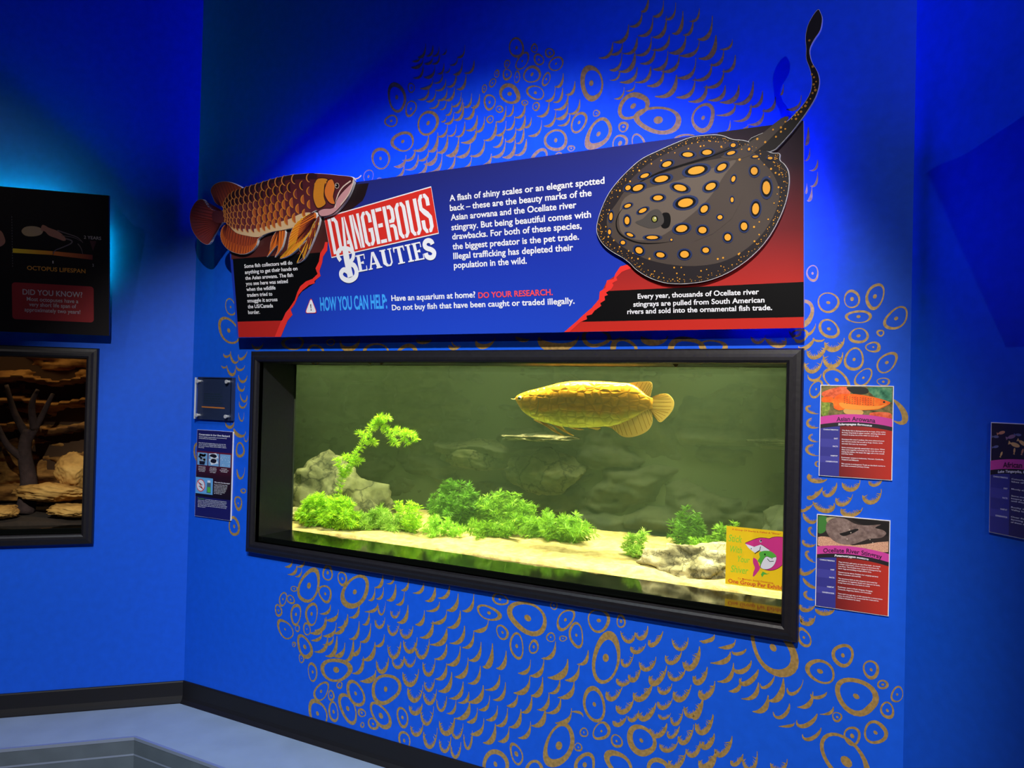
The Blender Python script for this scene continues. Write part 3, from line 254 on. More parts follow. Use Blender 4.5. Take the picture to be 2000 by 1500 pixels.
'spots': [[21027,5573,164,-20,-1,-70],[21642,5568,148,-6,5,-76],[20341,5359,148,34,26,-76],[19589,5077,140,32,20,-59],[20148,4915,223,21,19,-96],[21290,5056,267,25,23,-117],[22095,5064,133,60,43,-80],[19345,4714,173,41,31,-89],[19005,4749,87,37,38,-68],[20759,4570,198,-61,-23,-91],[21737,4511,152,53,41,-94],[22445,4668,54,-25,-33,-83],[23076,4839,102,-11,-1,-113],[23431,4298,112,-11,-2,-198],[20018,4326,159,-2,5,-79],[20922,4084,242,27,25,-130],[22396,4040,47,-4,-1,-75],[21521,3834,95,83,67,-73],[23105,3698,102,-18,-16,-169],[18974,4167,113,28,19,-54],[19493,3967,131,45,26,-58],[18374,3872,60,-10,-16,-123],[18939,3688,86,-7,-4,-124],[22012,3539,76,7,10,-64],[18302,3363,54,-4,-3,-82],[20781,3283,184,17,17,-108],[21455,3183,127,-10,-2,-101],[22750,3199,98,-8,-1,-116],[22245,2899,100,-7,-1,-105],[19024,3215,111,-47,-20,-45],[19793,3072,193,-14,-1,-55],[18770,2977,80,-6,-2,-63],[19326,2684,112,-69,-55,-83],[20055,2489,138,-32,-16,-78],[20857,2457,143,-9,-2,-109],[21546,2545,103,-7,-1,-83],[20435,2952,38,-3,-1,-36],[22386,5459,123,17,13,-51],[22452,5684,74,3,9,-57],[23114,5263,90,-3,3,-34],[23549,5166,72,-9,0,-39],[22930,5506,37,-18,-18,-45],[19886,3658,77,-6,-2,-85]],
'tdots': [24672,8364,24765,7619,24797,7312,24738,7402,24855,7181,24788,7112,24757,6874,24835,6943,24816,7026,24697,6721,24597,6635,24557,6539,24457,6513,24437,6393,24316,6390,24356,6323,24275,6314,24295,6208,24174,6225,23990,6168,23866,6019,23989,5961,23865,5895,23638,5988,23720,5768,23406,5653,23175,5776,22925,5502],
'a_body': [7515,6262,7338,6389,6775,6494,6203,6604,5571,6703,4923,6770,4154,6791,3362,6764,2545,6678,1820,6598,1194,6525,670,6439,230,6162,79,5895,-33,5704,-532,5728,-728,5603,-706,5315,-369,5165,-13,5177,155,5123,303,4909,679,4678,1339,4469,1998,4361,2398,4470,2898,4549,3545,4577,4076,4613,4721,4828,5160,5131,5471,5216,5598,4980,6240,4962,6751,5212,7172,5610,7446,6017],
'a_dorsal': [1361,6508,719,6831,157,6950,-380,6886,-677,6654,-573,6320,-429,6063,-97,5891,137,5890,412,6225,896,6416],
'a_caudal': [-10,5661,-530,5748,-922,5946,-1235,6302,-1667,6261,-2053,5925,-2202,5522,-2118,5015,-1777,4573,-1383,4316,-1080,4308,-803,4585,-454,4968,-130,5186,-273,5442],
'a_anal': [213,5118,-161,4945,-320,4631,-244,4299,69,3992,567,3777,1075,3705,1542,3815,1848,4034,1992,4302,2227,4423,1458,4520,798,4709,376,5024],
'a_pelvic': [3231,4640,2880,4395,2683,4095,2593,3787,2396,3503,2634,3666,3047,3953,3087,3833,3016,3681,2855,3455,3239,3745,3468,4118,3597,4573],
'a_pect': [5364,5150,4740,5016,4192,4719,3887,4320,3737,3906,3598,3605,3198,3376,3743,3479,4298,3752,4858,4172,5207,4600,5441,4919],
'a_pect2': [5445,4956,5200,4525,4909,4168,4465,3856,4294,3714,4429,3513,4464,3357,4101,3128,4506,3259,4854,3639,5212,4146,5486,4615,5584,4944],
'a_gill': [5483,6331,5699,6493,6184,6404,6006,6092,5921,5732,5990,5429,5578,5281,5398,5484,5328,5789,5383,6082],
'a_cheek': [6101,6303,6426,6378,6539,6038,6408,5684,6476,5384,6189,5447,5974,5763,5982,6095],
'a_jaw': [5567,5170,5874,5254,6366,5247,6590,5557,6904,5819,7309,6067,7479,6122,7172,5610,6703,5216,6242,4981,5695,4953],
'a_belly': [266,5073,590,4886,1152,4802,1822,4750,2601,4807,3261,4909,3961,5005,4654,5175,5160,5131,4725,4866,4132,4647,3545,4577,2898,4549,2398,4470,2001,4381,1341,4489,679,4678],
'a_back': [5570,6692,4923,6763,4154,6784,3362,6756,2544,6670,1819,6590,1193,6517,667,6419,282,6117,877,6260,1797,6405,2800,6536,3872,6595,4899,6542,5548,6472],
'a_top': [5422,6708,4154,6791,3362,6764,2545,6678,1820,6598,1194,6525,670,6439,230,6162,74,5856],
'a_bot': [5264,5159,4367,4895,3570,4807,2920,4743,2311,4673,1591,4689,924,4800,485,4975,108,5207],
'a_whisk': [7505,6256,7751,6272,7922,6361],
'a_whisk2': [7503,6234,7402,5950,7175,5646,6761,5321],
'a_eye': [6650,6092],
'a_mline': [7369,6205,6972,6030,6710,5801,6535,5489,6462,5238],
'a_scale': 452,
'sh_pink': [654,1505,768,1567,912,1643,1056,1709,1176,1746,1344,1755,1475,1750,1534,1786,1628,1821,1793,1846,2005,1808,2080,1524,2064,1182,1951,949,1814,798,1650,696,1461,654,1269,691,1172,753,1264,986,1260,1183,1472,1344,1375,1418,1253,1491,1181,1495,1062,1437,917,1410,771,1436],
'sh_white': [660,1485,966,1408,1181,1507,1254,1479,1495,1346,1401,1298,1210,1276,1113,1289,994,1201,772,1349],
'sh_green': [1162,1246,1305,1312,1496,1322,1639,1253,1712,1152,1548,1095,1380,1136,1264,962,1196,756,1170,876,1096,941,1166,1073,1140,1169],
'sh_gwhite': [1196,756,1264,962,1380,1124,1548,1095,1717,1140,1681,940,1578,780,1413,690,1270,686],
'sh_tail': [949,1022,1071,963,1148,774,1174,679,1080,518,950,365,959,527,1005,682,941,847],
'sh_gtail': [1271,593,1416,538,1511,575,1416,513,1321,501,1251,393,1214,486],
'sh_mouth': [1182,1446,1161,1320,1066,1234,995,1176],
'sh_gm': [1418,1054,1503,967,1633,995],
'sh_eyes': [1183,1631,1190,1644,1336,1192,870,1335,1577,1081],
't_st': [['A Group Of Sharks Is Called A "Shiver"', 194, 1914, 1657, 54], ['To Maintain Social Distancing,', 427, 220, 1214, 54]],
't_st2': [['One Group Per Exhibit', 103, 58, 1884, 136]],
't_st3': [['Stick', 78, 1506, 458, 238], ['With', 110, 1134, 433, 225], ['Your', 378, 829, 430, 212], ['Shiver', 175, 439, 591, 237]],
'o_corner': [-4338,6061,113,6040,0,-108,-4442,-68],
'o_bar1': [-3879,3736,-2297,3726,-2298,3557,-3882,3542],
'o_bar2': [-2276,3728,-674,3674,-675,3456,-2278,3549],
'o_line': [-3897,5138,-3931,2919],
'o_card': [-3942,2237,-637,2224,-630,587,-3988,571],
'o_mantle': [-3526,4506,-3403,4696,-3120,4773,-2837,4742,-2676,4619,-2759,4432,-3045,4328,-3368,4330],
'o_head': [-2714,4842,-2592,4843,-2430,4752,-2103,4643,-1858,4458,-1756,4283,-1860,4220,-2106,4301,-2433,4412,-2595,4581,-2757,4613],
'o_arm0': [-1776,4327,-1528,4255,-1571,4114,-1945,3903,-2193,3770,-2277,3604],
'o_arm1': [-2103,4666,-1609,4523,-1278,4412,-1070,4198],
'o_arm2': [-1279,4136,-1155,3962,-1073,3691],
'o_arm3': [-1940,4451,-1444,4399,-1154,4261],
'o_tri': [-797,4311,-516,4310,-660,3860],
'o_frag': [-4602,4464,-4325,4464,-4191,4184,-4175,3961,-4337,3792,-4615,3749],
't_o1': [['OCTOPUS LIFESPAN', -3327, 2826, 2355, 184]],
't_o2': [['2 YEARS', -1028, 4380, 706, 138], ['1', -2314, 3180, 49, 115], ['2', -684, 3154, 59, 116]],
't_o3': [['DID YOU KNOW?', -3517, 1715, 2413, 241]],
't_o4': [['Most octopuses have a', -3358, 1441, 2084, 177], ['very short life span of', -3267, 1204, 1907, 177], ['approximately two years!', -3454, 957, 2262, 177]],
'f_top': [15180,15071,15257,15185,15419,15271,15650,15359,15880,15433,16063,15478,16473,15567,16877,15676,17321,15796,17849,15872,18456,15900,19053,15897,19641,15878,20137,15850,20545,15833,20871,15715,21197,15454,21399,15288,21597,15235],
'f_bot': [15182,15013,15266,14874,15387,14712,15580,14491,15817,14334,16005,14238,16376,14081,16740,14022,17102,13963,17370,13906,17900,13868,18421,13878,18933,13916,19437,13972,19770,13994,20180,14100,20582,14289,20980,14495,21294,14696,21607,14801],
'f_dorsal': [20506,15805,20827,15876,21186,15907,21424,15915,21544,15833,21560,15651,21521,15461,21470,15270,21279,15342,20954,15602],
'f_caudal': [21440,15194,21596,15273,21790,15369,21983,15426,22215,15416,22392,15274,22484,15089,22466,14846,22349,14636,22161,14424,21963,14258,21814,14317,21672,14538,21449,14796],
'f_anal': [19562,13997,19813,13930,20023,13784,20273,13614,20559,13570,20880,13627,21236,13774,21469,13962,21593,14214,21582,14516,21470,14777,21058,14574,20581,14327,20098,14096],
'f_pect': [16351,14169,16693,14101,17101,13975,17327,13864,17509,13691,17901,13497,17689,13539,17287,13701,16924,13908,16558,14055],
'f_pelv': [17899,13888,18161,13871,18421,13850,18646,13809,18380,13785,18119,13830],
'f_vent': [18592,13917,18933,13904,19271,13918,19147,13811,18935,13841],
'f_barb': [15200,15030,15096,15027,15025,15051],
'f_barb2': [15199,15055,15119,15078,15058,15051],
'f_eye': [15508,15079],
'f_gill': [16343,15312,16533,15031,16497,14663,16345,14373,16092,14405]}

# ------------------------------------------------------------------ the setting
WL = 3.116; S2 = sqrt(0.5); ZT = 3.6
OX0, OX1, OZ0, OZ1 = 0.472, 2.768, 0.826, 1.642      # opening of the main aquarium window
def wall_with_hole(name, x0, x1, z0, z1, hole, parent_rot=0, loc=(0, 0, 0), th=0.10):
    b = MB(); a, c, d, e = hole
    b.box(x0, a, 0, th, z0, z1); b.box(c, x1, 0, th, z0, z1); b.box(a, c, 0, th, z0, d); b.box(a, c, 0, th, e, z1)
    o = b.build(name, BLUE); o.location = loc; o.rotation_euler = (0, 0, parent_rot); return struct(o)
wc = wall_with_hole('wall_center', 0, WL, -0.2, ZT, (OX0 - .004, OX1 + .004, OZ0 - .004, OZ1 + .004))
# left wall: local x runs from the corner away to the left as negative x
LEFT = dict(loc=(0, 0, 0), rot=radians(45)); RIGHT = dict(loc=(WL, 0, 0), rot=radians(-45))
LX1 = -0.462; LX0 = -1.95; LZ0 = 0.826; LZ1 = 1.642
wl = wall_with_hole('wall_left', -2.4, 0, -0.2, ZT, (LX0 - .004, LX1 + .004, LZ0 - .004, LZ1 + .004), LEFT['rot'], LEFT['loc'])
b = MB(); b.box(0, 2.6, 0, 0.10, -0.2, ZT); wr = b.build('wall_right', BLUE); wr.location = RIGHT['loc']; wr.rotation_euler = (0, 0, RIGHT['rot']); struct(wr)
# gold mural painted on the main wall
b = MB()
rnd = random.Random(5)
for i, r in enumerate(D['rings']):
    cx, cz, ax, az, bx, bz, th, dt = [k / 1e4 for k in r]
    yy = -0.00012 - i * 5e-7; b.ring((cx, cz), (ax, az), (bx, bz), th, yy, 0, 26, i)
    if dt > 0.0005:
        l = sqrt(ax * ax + az * az) or 1; b.ell((cx + rnd.uniform(-.1, .1) * dt, cz), (ax / l * dt * 1.1, az / l * dt * 1.1), (-az / l * dt * .85, ax / l * dt * .85), yy, 0, 12)
for i, r in enumerate(D['cres']):
    t_, ax, az, cx, cz, bx, bz = r[0], *[k / 1e4 for k in r[1:]]
    rr = random.Random(1000 + i); pts = []; yy = -0.00020 - i * 5e-7
    for k in range(13):
        if t_ < 2: a = radians(-6 + 102 * k / 12); ox, oz = ax + bx - cx, az + bz - cz; ca, sa = [math.copysign(abs(h_) ** .80, h_) for h_ in (cos(a), sin(a))]; pts.append((ox + (ax - ox) * ca + (bx - ox) * sa, oz + (az - oz) * ca + (bz - oz) * sa))
        else: a = pi * k / 12; ox, oz = (ax + bx) / 2, (az + bz) / 2; qx, qz = (cx - ox) / 2, (cz - oz) / 2; pts.append((ox + (ax - ox) * cos(a) + qx * sin(a), oz + (az - oz) * cos(a) + qz * sin(a)))
    L = sqrt((ax - bx) ** 2 + (az - bz) ** 2); wd = max(0.006, L * (0.235 if t_ == 0 else 0.23)) * rr.uniform(.8, 1.15); pk = rr.uniform(.45, .68)
    wf = lambda t: max(.16, (sin(pi * t ** (math.log(.5) / math.log(pk)))) ** .75)
    b.stroke(pts, wd, yy, 0, wf=wf)
    if t_ in (1, 3):                                   # feathered scale: short bristles on the inner side
        for k in range(2, 12):
            p = pts[k]; mx, mz = (ax + bx) / 2, (az + bz) / 2; dx, dz = mx - p[0], mz - p[1]; l = sqrt(dx * dx + dz * dz) or 1; h = L * rr.uniform(.16, .30); e = L * .05
            b.poly([(p[0] - dz / l * e, p[1] + dx / l * e), (p[0] + dx / l * h, p[1] + dz / l * h), (p[0] + dz / l * e, p[1] - dx / l * e)], yy - k * 1e-7)
# keep the paint inside the wall's own face
mural = b.build('gold_mural', GOLD, wc)
bm = bmesh.new(); bm.from_mesh(mural.data)
for co, no in (((0.002, 0, 0), (-1, 0, 0)), ((WL - 0.002, 0, 0), (1, 0, 0)), ((0, 0, 0.101), (0, 0, -1))):
    bmesh.ops.bisect_plane(bm, geom=bm.verts[:] + bm.edges[:] + bm.faces[:], plane_co=co, plane_no=no, clear_outer=True)
inside = [f for f in bm.faces if OX0 < f.calc_center_median().x < OX1 and OZ0 < f.calc_center_median().z < OZ1]
bmesh.ops.delete(bm, geom=inside, context='FACES'); bm.to_mesh(mural.data); bm.free()
# floor of the step around the bay, its worn edge, the lower floor
q = 0.375; k45 = math.tan(radians(22.5))
def bay(d, z):                                          # outline of the bay at distance d from the three walls
    u = Vector((-S2, -S2, 0)); nl = Vector((S2, -S2, 0)); ur = Vector((S2, -S2, 0)); nr = Vector((-S2, -S2, 0))
    c0 = Vector((d * k45, -d, z)); c1 = Vector((WL - d * k45, -d, z))
    return [c0 + u * 2.6, c0, c1, c1 + ur * 2.8]
o_, i_ = bay(0, 0), bay(q, 0)
b = MB()
for k in range(3): b.quad([o_[k], i_[k], i_[k + 1], o_[k + 1]])
fl = struct(b.build('floor', FLOOR)); 
lo = bay(q, -0.2); b = MB()
for k in range(3): b.quad([i_[k], lo[k], lo[k + 1], i_[k + 1]])
struct(b.build('trim_1', FLOOR2))
b = MB(); e1 = bay(q - 0.012, 0.0012); e2 = bay(q + 0.0015, 0.0012); e3 = bay(q + 0.0015, -0.012)
for k in range(3): b.quad([e1[k], e2[k], e2[k + 1], e1[k + 1]]); b.quad([e2[k], e3[k], e3[k + 1], e2[k + 1]])
struct(b.build('trim_2', NOSE))
b = MB(); f1 = bay(q + 0.0012, -0.070); f2 = bay(q + 0.0012, -0.078)
for k in range(3): b.quad([f1[k], f2[k], f2[k + 1], f1[k + 1]])
struct(b.build('trim_3', NOSE))
b = MB(); g1 = bay(q, -0.2); g2 = [Vector((-4, -6, -0.2)), Vector((-0.5, -6, -0.2)), Vector((4, -6, -0.2)), Vector((7, -6, -0.2))]
for k in range(3): b.quad([g1[k], g2[k], g2[k + 1], g1[k + 1]])
struct(b.build('floor_lower', FLOOR2))
# cove base along each wall
def cove(name, length, loc, rot, x0, x1):
    prof = [(0, 0.100), (-0.006, 0.099), (-0.008, 0.094), (-0.008, 0.030), (-0.012, 0.014), (-0.024, 0.004), (-0.030, 0.0)]
    b = MB(); n = len(prof)
    def xs(y, end): return end[0] + end[1] * y
    for (y0, z0), (y1, z1) in zip(prof, prof[1:]): b.quad([(xs(y0, x0), y0, z0), (xs(y1, x0), y1, z1), (xs(y1, x1), y1, z1), (xs(y0, x1), y0, z0)])
    o = b.build(name, BLACKB, smooth=True); o.location = loc; o.rotation_euler = (0, 0, rot); return struct(o)
cove('baseboard_center', WL, (0, 0, 0), 0, (0, -k45), (WL, k45))
cove('baseboard_left', 2.4, LEFT['loc'], LEFT['rot'], (-2.4, 0), (0, k45))
cove('baseboard_right', 2.6, RIGHT['loc'], RIGHT['rot'], (0, -k45), (2.6, 0))
# ------------------------------------------------------------------ aquariums
def glass_mat():
    M = bpy.data.materials.new('clear_glass'); M.use_nodes = True; nt = M.node_tree; nt.nodes.clear()
    o = nt.nodes.new('ShaderNodeOutputMaterial'); mx = nt.nodes.new('ShaderNodeMixShader'); tr = nt.nodes.new('ShaderNodeBsdfTransparent'); gl = nt.nodes.new('ShaderNodeBsdfGlossy'); fr = nt.nodes.new('ShaderNodeFresnel')
    gl.inputs['Roughness'].default_value = 0.0; fr.inputs['IOR'].default_value = 1.25; tr.inputs[0].default_value = (.985, .995, .985, 1)
    nt.links.new(fr.outputs[0], mx.inputs[0]); nt.links.new(tr.outputs[0], mx.inputs[1]); nt.links.new(gl.outputs[0], mx.inputs[2]); nt.links.new(mx.outputs[0], o.inputs[0]); return M
GLASS = glass_mat()
def surface_mat():
    M = bpy.data.materials.new('water_surface'); M.use_nodes = True; nt = M.node_tree; nt.nodes.clear()
    o = nt.nodes.new('ShaderNodeOutputMaterial'); mx = nt.nodes.new('ShaderNodeMixShader'); tr = nt.nodes.new('ShaderNodeBsdfTransparent'); gl = nt.nodes.new('ShaderNodeBsdfGlossy'); lw = nt.nodes.new('ShaderNodeLayerWeight'); mr = nt.nodes.new('ShaderNodeMapRange')
    gl.inputs['Roughness'].default_value = 0.02; gl.inputs[0].default_value = (.8, .8, .7, 1)
    lw.inputs['Blend'].default_value = 0.5; mr.inputs['From Min'].default_value = 0.35; mr.inputs['From Max'].default_value = 0.6
    nt.links.new(lw.outputs['Facing'], mr.inputs[0]); nt.links.new(mr.outputs[0], mx.inputs[0]); nt.links.new(tr.outputs[0], mx.inputs[1]); nt.links.new(gl.outputs[0], mx.inputs[2]); nt.links.new(mx.outputs[0], o.inputs[0]); return M
WATERTOP = surface_mat()
def water_mat(name, scat, absb, sd, ad, g=0.3):
    M = bpy.data.materials.new(name); M.use_nodes = True; nt = M.node_tree; nt.nodes.clear()
    o = nt.nodes.new('ShaderNodeOutputMaterial'); ad_ = nt.nodes.new('ShaderNodeAddShader'); s = nt.nodes.new('ShaderNodeVolumeScatter'); a = nt.nodes.new('ShaderNodeVolumeAbsorption')
    s.inputs['Color'].default_value = (*scat, 1); s.inputs['Density'].default_value = sd; s.inputs['Anisotropy'].default_value = g
    a.inputs['Color'].default_value = (*absb, 1); a.inputs['Density'].default_value = ad
    nt.links.new(s.outputs[0], ad_.inputs[0]); nt.links.new(a.outputs[0], ad_.inputs[1]); nt.links.new(ad_.outputs[0], o.inputs['Volume']); return M
def window_frame(parent, x0, x1, z0, z1, wdt=0.05):
    """Black moulded surround with mitred corners; x0..z1 is the outer edge."""
    prof = [(0, 0.001), (0, -0.026), (0.005, -0.032), (0.018, -0.034), (0.028, -0.039), (0.038, -0.039), (0.046, -0.034), (wdt, -0.024), (wdt, 0.001)]
    b = MB(); cs = []
    for d, y in prof: cs.append([(x0 + d, y, z0 + d), (x1 - d, y, z0 + d), (x1 - d, y, z1 - d), (x0 + d, y, z1 - d)])
    for a, c in zip(cs, cs[1:]):
        for k in range(4): j = (k + 1) % 4; b.quad([a[k], a[j], c[j], c[k]])
    return b.build('window_frame', BLACKW, parent)
def rockface(parent, x0, x1, z0, z1, y, m_, amp, ledges=(), seed=0, res=(220, 90), strata=1.0, side='back', slabs=()):
    nx, nz = res; v = []; f = []
    for j in range(nz + 1):
        for i in range(nx + 1):
            x = x0 + (x1 - x0) * i / nx; z = z0 + (z1 - z0) * j / nz
            p = Vector((x * 2.2 + seed, seed * .7, z * 5.5 * strata)); d = noise.fractal(p, 0.9, 2.1, 5) * .55
            c = noise.voronoi(Vector((x * 2.6 + seed, 3.1, z * 4.6 * strata)), distance_metric='CHEBYCHEV')
            e = min(1, (c[0][1] - c[0][0]) * 5); d += .55 * e + .35 * noise.cell(c[1][0] * 7) - .4
            d += .22 * noise.fractal(Vector((x * 14, seed, z * 18)), 1, 2, 3)
            off = amp * d
            for lx0, lx1, lz, th, out in ledges:
                sx = min(1, max(0, min(x - lx0, lx1 - x) / .06)); zz = lz + .012 * sin(x * 19)
                if sx > 0 and zz - th < z < zz: off = max(off, out * sx * (0.75 + .25 * (z - zz + th) / th))
                elif sx > 0 and zz - th * 4 < z <= zz - th: off -= amp * .5 * sx
            v.append((x, y - off, z))
    for j in range(nz):
        for i in range(nx): a = j * (nx + 1) + i; f.append((a, a + 1, a + nx + 2, a + nx + 1))
    b = MB(); b.v = v; b.f = f; b.m = [0] * len(f)
    return b.build('rock_back_wall', m_, parent, smooth=True)
def aquarium(label, loc, rot, hole, frame, tank, shellm, watm, facem, sand_z, surf_z, gy, amp, ledges, seed, strata, face_top):
    t = thing('aquarium', label, 'aquarium', loc, (0, 0, rot), 'aquarium windows in the blue walls')
    a, c, d, e = hole; tx0, tx1, ty1 = tank
    window_frame(t, *frame)
    b = MB()                                             # black lining of the recess between frame and glass
    b.quad([(a, -.02, d), (a, gy, d + .0), (a, gy, e), (a, -.02, e)]); b.quad([(c, -.02, d), (c, -.02, e), (c, gy, e), (c, gy, d)]); b.quad([(a, -.02, e), (a, gy, e), (c, gy, e), (c, -.02, e)]); b.quad([(a, -.02, d), (c, -.02, d), (c, -.002, d), (a, -.002, d)])
    b.build('recess_lining', BLACKW, t)
    b = MB(); b.box(a, c, -.002, gy, d - .004, d + .0235); b.build('sill', SILL, t, bevel=.003)
    b = MB(); b.box(a - .03, c + .03, gy, gy + .012, d - .02, e + .02); b.build('glass_pane', GLASS, t)
    z1 = e + .45; y0 = gy + .014; b = MB()               # tank and hood
    b.quad([(tx0, y0, sand_z - .1), (tx0, y0, z1), (tx0, ty1 + .02, z1), (tx0, ty1 + .02, sand_z - .1)]); b.quad([(tx1, y0, sand_z - .1), (tx1, ty1 + .02, sand_z - .1), (tx1, ty1 + .02, z1), (tx1, y0, z1)])
    b.quad([(tx0, ty1 + .02, sand_z - .1), (tx0, ty1 + .02, z1), (tx1, ty1 + .02, z1), (tx1, ty1 + .02, sand_z - .1)]); b.quad([(tx0, y0 - .1, z1), (tx1, y0 - .1, z1), (tx1, ty1 + .02, z1), (tx0, ty1 + .02, z1)])
    b.quad([(tx0, y0, sand_z - .1), (tx1, y0, sand_z - .1), (tx1, ty1 + .02, sand_z - .1), (tx0, ty1 + .02, sand_z - .1)])
    b.quad([(tx0, y0 - .002, e + .02), (tx1, y0 - .002, e + .02), (tx1, y0 - .002, z1), (tx0, y0 - .002, z1)])
    b.quad([(tx0, y0 - .002, sand_z - .1), (a, y0 - .002, sand_z - .1), (a, y0 - .002, e + .02), (tx0, y0 - .002, e + .02)])
    b.quad([(c, y0 - .002, sand_z - .1), (tx1, y0 - .002, sand_z - .1), (tx1, y0 - .002, e + .02), (c, y0 - .002, e + .02)])
    b.build('tank_shell', shellm, t)
    rockface(t, tx0 + .005, tx1 - .005, sand_z - .06, face_top, ty1, facem, amp, ledges, seed, strata=strata)
    if watm:
        b = MB(); b.box(tx0 + .002, tx1 - .002, y0 + .001, ty1 + .015, sand_z - .09, surf_z - .001); b.build('water', watm, t)
        nx, ny = 80, 24; v = []; f = []
        for j in range(ny + 1):
            for i in range(nx + 1):
                x = tx0 + (tx1 - tx0) * i / nx; y = y0 + (ty1 + .015 - y0) * j / ny; v.append((x, y, surf_z + .0012 * noise.noise(Vector((x * 5, y * 5, seed)))))
        for j in range(ny):
            for i in range(nx): k = j * (nx + 1) + i; f.append((k, k + 1, k + nx + 2, k + nx + 1))
        b = MB(); b.v = v; b.f = f; b.m = [0] * len(f); b.build('water_surface', WATERTOP, t, smooth=True)
    return t
ROCKG = patch_mat('algae_rock', [(30, 36, 24), (46, 52, 34), (58, 62, 42), (38, 44, 30)], 7, 0.8, bump=0.35)
SHELLG = mat('tank_inside', (60, 70, 46), 0.8)
WATER = water_mat('green_water', (0.57, 0.87, 0.45), (0.50, 0.75, 0.34), 0.112, 0.42)
SURF = 1.640
aq = aquarium('wide black framed aquarium with golden fish swimming in green water', (0, 0, 0), 0, (OX0, OX1, OZ0, OZ1), (0.422, 2.818, 0.776, 1.692), (-0.55, 3.02, 1.02), SHELLG, WATER, ROCKG, 0.862, SURF, 0.2, 0.085,
              [(1.20, 1.62, 1.315, .022, .20), (2.46, 3.0, 1.352, .03, .17), (0.75, 1.45, 1.245, .05, .13)], 2.0, 1.0, 1.66)
def tank_lamp(name, x, y, z, sx, sy, e, col, spread=100):
    d = bpy.data.lights.new(name, 'AREA'); d.shape = 'RECTANGLE'; d.size = sx; d.size_y = sy; d.energy = e; d.color = col; d.spread = radians(spread); o = bpy.data.objects.new(name, d); C.objects.link(o); o.location = (x, y, z); return o
tank_lamp('tank_lamp_a', 1.75, 0.53, 2.03, 1.25, 0.10, 25, (1.0, 0.92, 0.62), 75)
tank_lamp('tank_lamp_b', 0.66, 0.44, 2.03, 1.0, 0.10, 15, (1.0, 0.95, 0.55), 75)
tank_lamp('tank_lamp_c', 2.55, 0.38, 2.03, 0.4, 0.10, 11, (1.0, 0.92, 0.62), 75)
# sand bed
def sandbed(name, x0, x1, y0, y1, z, m_, slope=0.02, amp=0.016, seed=0, rot=0, label='', n=(150, 44)):
    nx, ny = n; v = []; f = []
    for j in range(ny + 1):
        for i in range(nx + 1):
            x = x0 + (x1 - x0) * i / nx; y = y0 + (y1 - y0) * j / ny
            v.append((x, y, z + slope * (y - y0) + amp * noise.fractal(Vector((x * 5 + seed, y * 7, 0)), 1, 2, 4)))
    for j in range(ny):
        for i in range(nx): k = j * (nx + 1) + i; f.append((k, k + 1, k + nx + 2, k + nx + 1))
    k = len(v); v += [(x, y, zz - .06) for x, y, zz in v[:nx + 1]]; f += [(k + i, k + i + 1, i + 1, i) for i in range(nx)]
    b = MB(); b.v = v; b.f = f; b.m = [0] * len(f); o = b.build(name, m_, None, smooth=True); o.rotation_euler = (0, 0, rot); return tag(o, label, 'sand', kind='stuff')
SAND = patch_mat('pale_sand', [(150, 128, 76), (188, 166, 104), (212, 192, 132)], 26, 0.9, bump=1.0)
sandbed('sand_bed', -0.545, 3.015, 0.216, 1.015, 0.856, SAND, slope=0.018, label='pale yellow sand covering the bottom of the green aquarium')
# rocks
def rock(name, label, c, r, m_, seed, group=None, rot=0, cuts=7, rough=.16, loc_rot=None, cat='rock'):
    bm = bmesh.new(); bmesh.ops.create_icosphere(bm, subdivisions=5, radius=1.0); rr = random.Random(seed)
    pl = [(Vector((rr.uniform(-1, 1), rr.uniform(-1, 1), rr.uniform(-.4, 1))).normalized(), rr.uniform(.62, .9)) for _ in range(cuts)]
    for v in bm.verts:
        p = v.co.copy()
        for n_, d in pl:
            h = p.dot(n_) - d
            if h > 0: p -= n_ * h * .88
        k = 1 + rough * noise.fractal(p * 1.7 + Vector((seed, 0, 0)), .8, 2.1, 6) + .075 * noise.fractal(p * 6 + Vector((0, seed, 0)), .8, 2.1, 4)
        v.co = Vector((p.x * r[0] * k, p.y * r[1] * k, p.z * r[2] * k))
    me = bpy.data.meshes.new(name); bm.to_mesh(me); bm.free(); me.polygons.foreach_set('use_smooth', [True] * len(me.polygons))
    o = link(name, me, m_); o.location = c; o.rotation_euler = (0, rot, rr.uniform(0, .4)); return tag(o, label, cat, group)
STONE = patch_mat('grey_green_stone', [(48, 50, 34), (88, 88, 62), (112, 112, 80), (64, 64, 44)], 5.5, 0.8, bump=1.0, crack=6.5)
STONE2 = patch_mat('pale_pitted_stone', [(52, 48, 36), (136, 128, 96), (210, 200, 158)], 11, 0.8, bump=1.0, crack=14)
BLOCK = patch_mat('mossy_block', [(34, 38, 24), (66, 70, 44), (92, 92, 62)], 6, .85, bump=.5, crack=7)
rock('boulder', 'large grey boulder behind the bright green stalk at the left of the tank', (0.33, 0.64, 0.90), (0.34, 0.20, 0.255), STONE, 4, cuts=9, rough=.22)
rock('boulder', 'low pale pitted rock lying on the sand beside the yellow sticker', (2.40, 0.42, 0.880), (0.235, 0.13, 0.105), STONE2, 11, cuts=8, rough=.32)
rock('boulder', 'dark rounded rock low against the tank back behind the yellow sticker', (2.80, 0.86, 0.98), (0.30, 0.14, 0.19), ROCKG, 17, cuts=6)
rock('boulder', 'squared dark rock below the pale ledge in the tank back', (1.46, 0.97, 1.15), (0.22, 0.10, 0.13), BLOCK, 27, cuts=14, rough=.08)
rock('boulder', 'thin pale rock ledge below the belly of the golden fish', (1.44, 0.90, 1.312), (0.185, 0.11, 0.016), STONE2, 51, cuts=4, rough=.3)  # paler than the rock wall: stands in for light on the ledge top
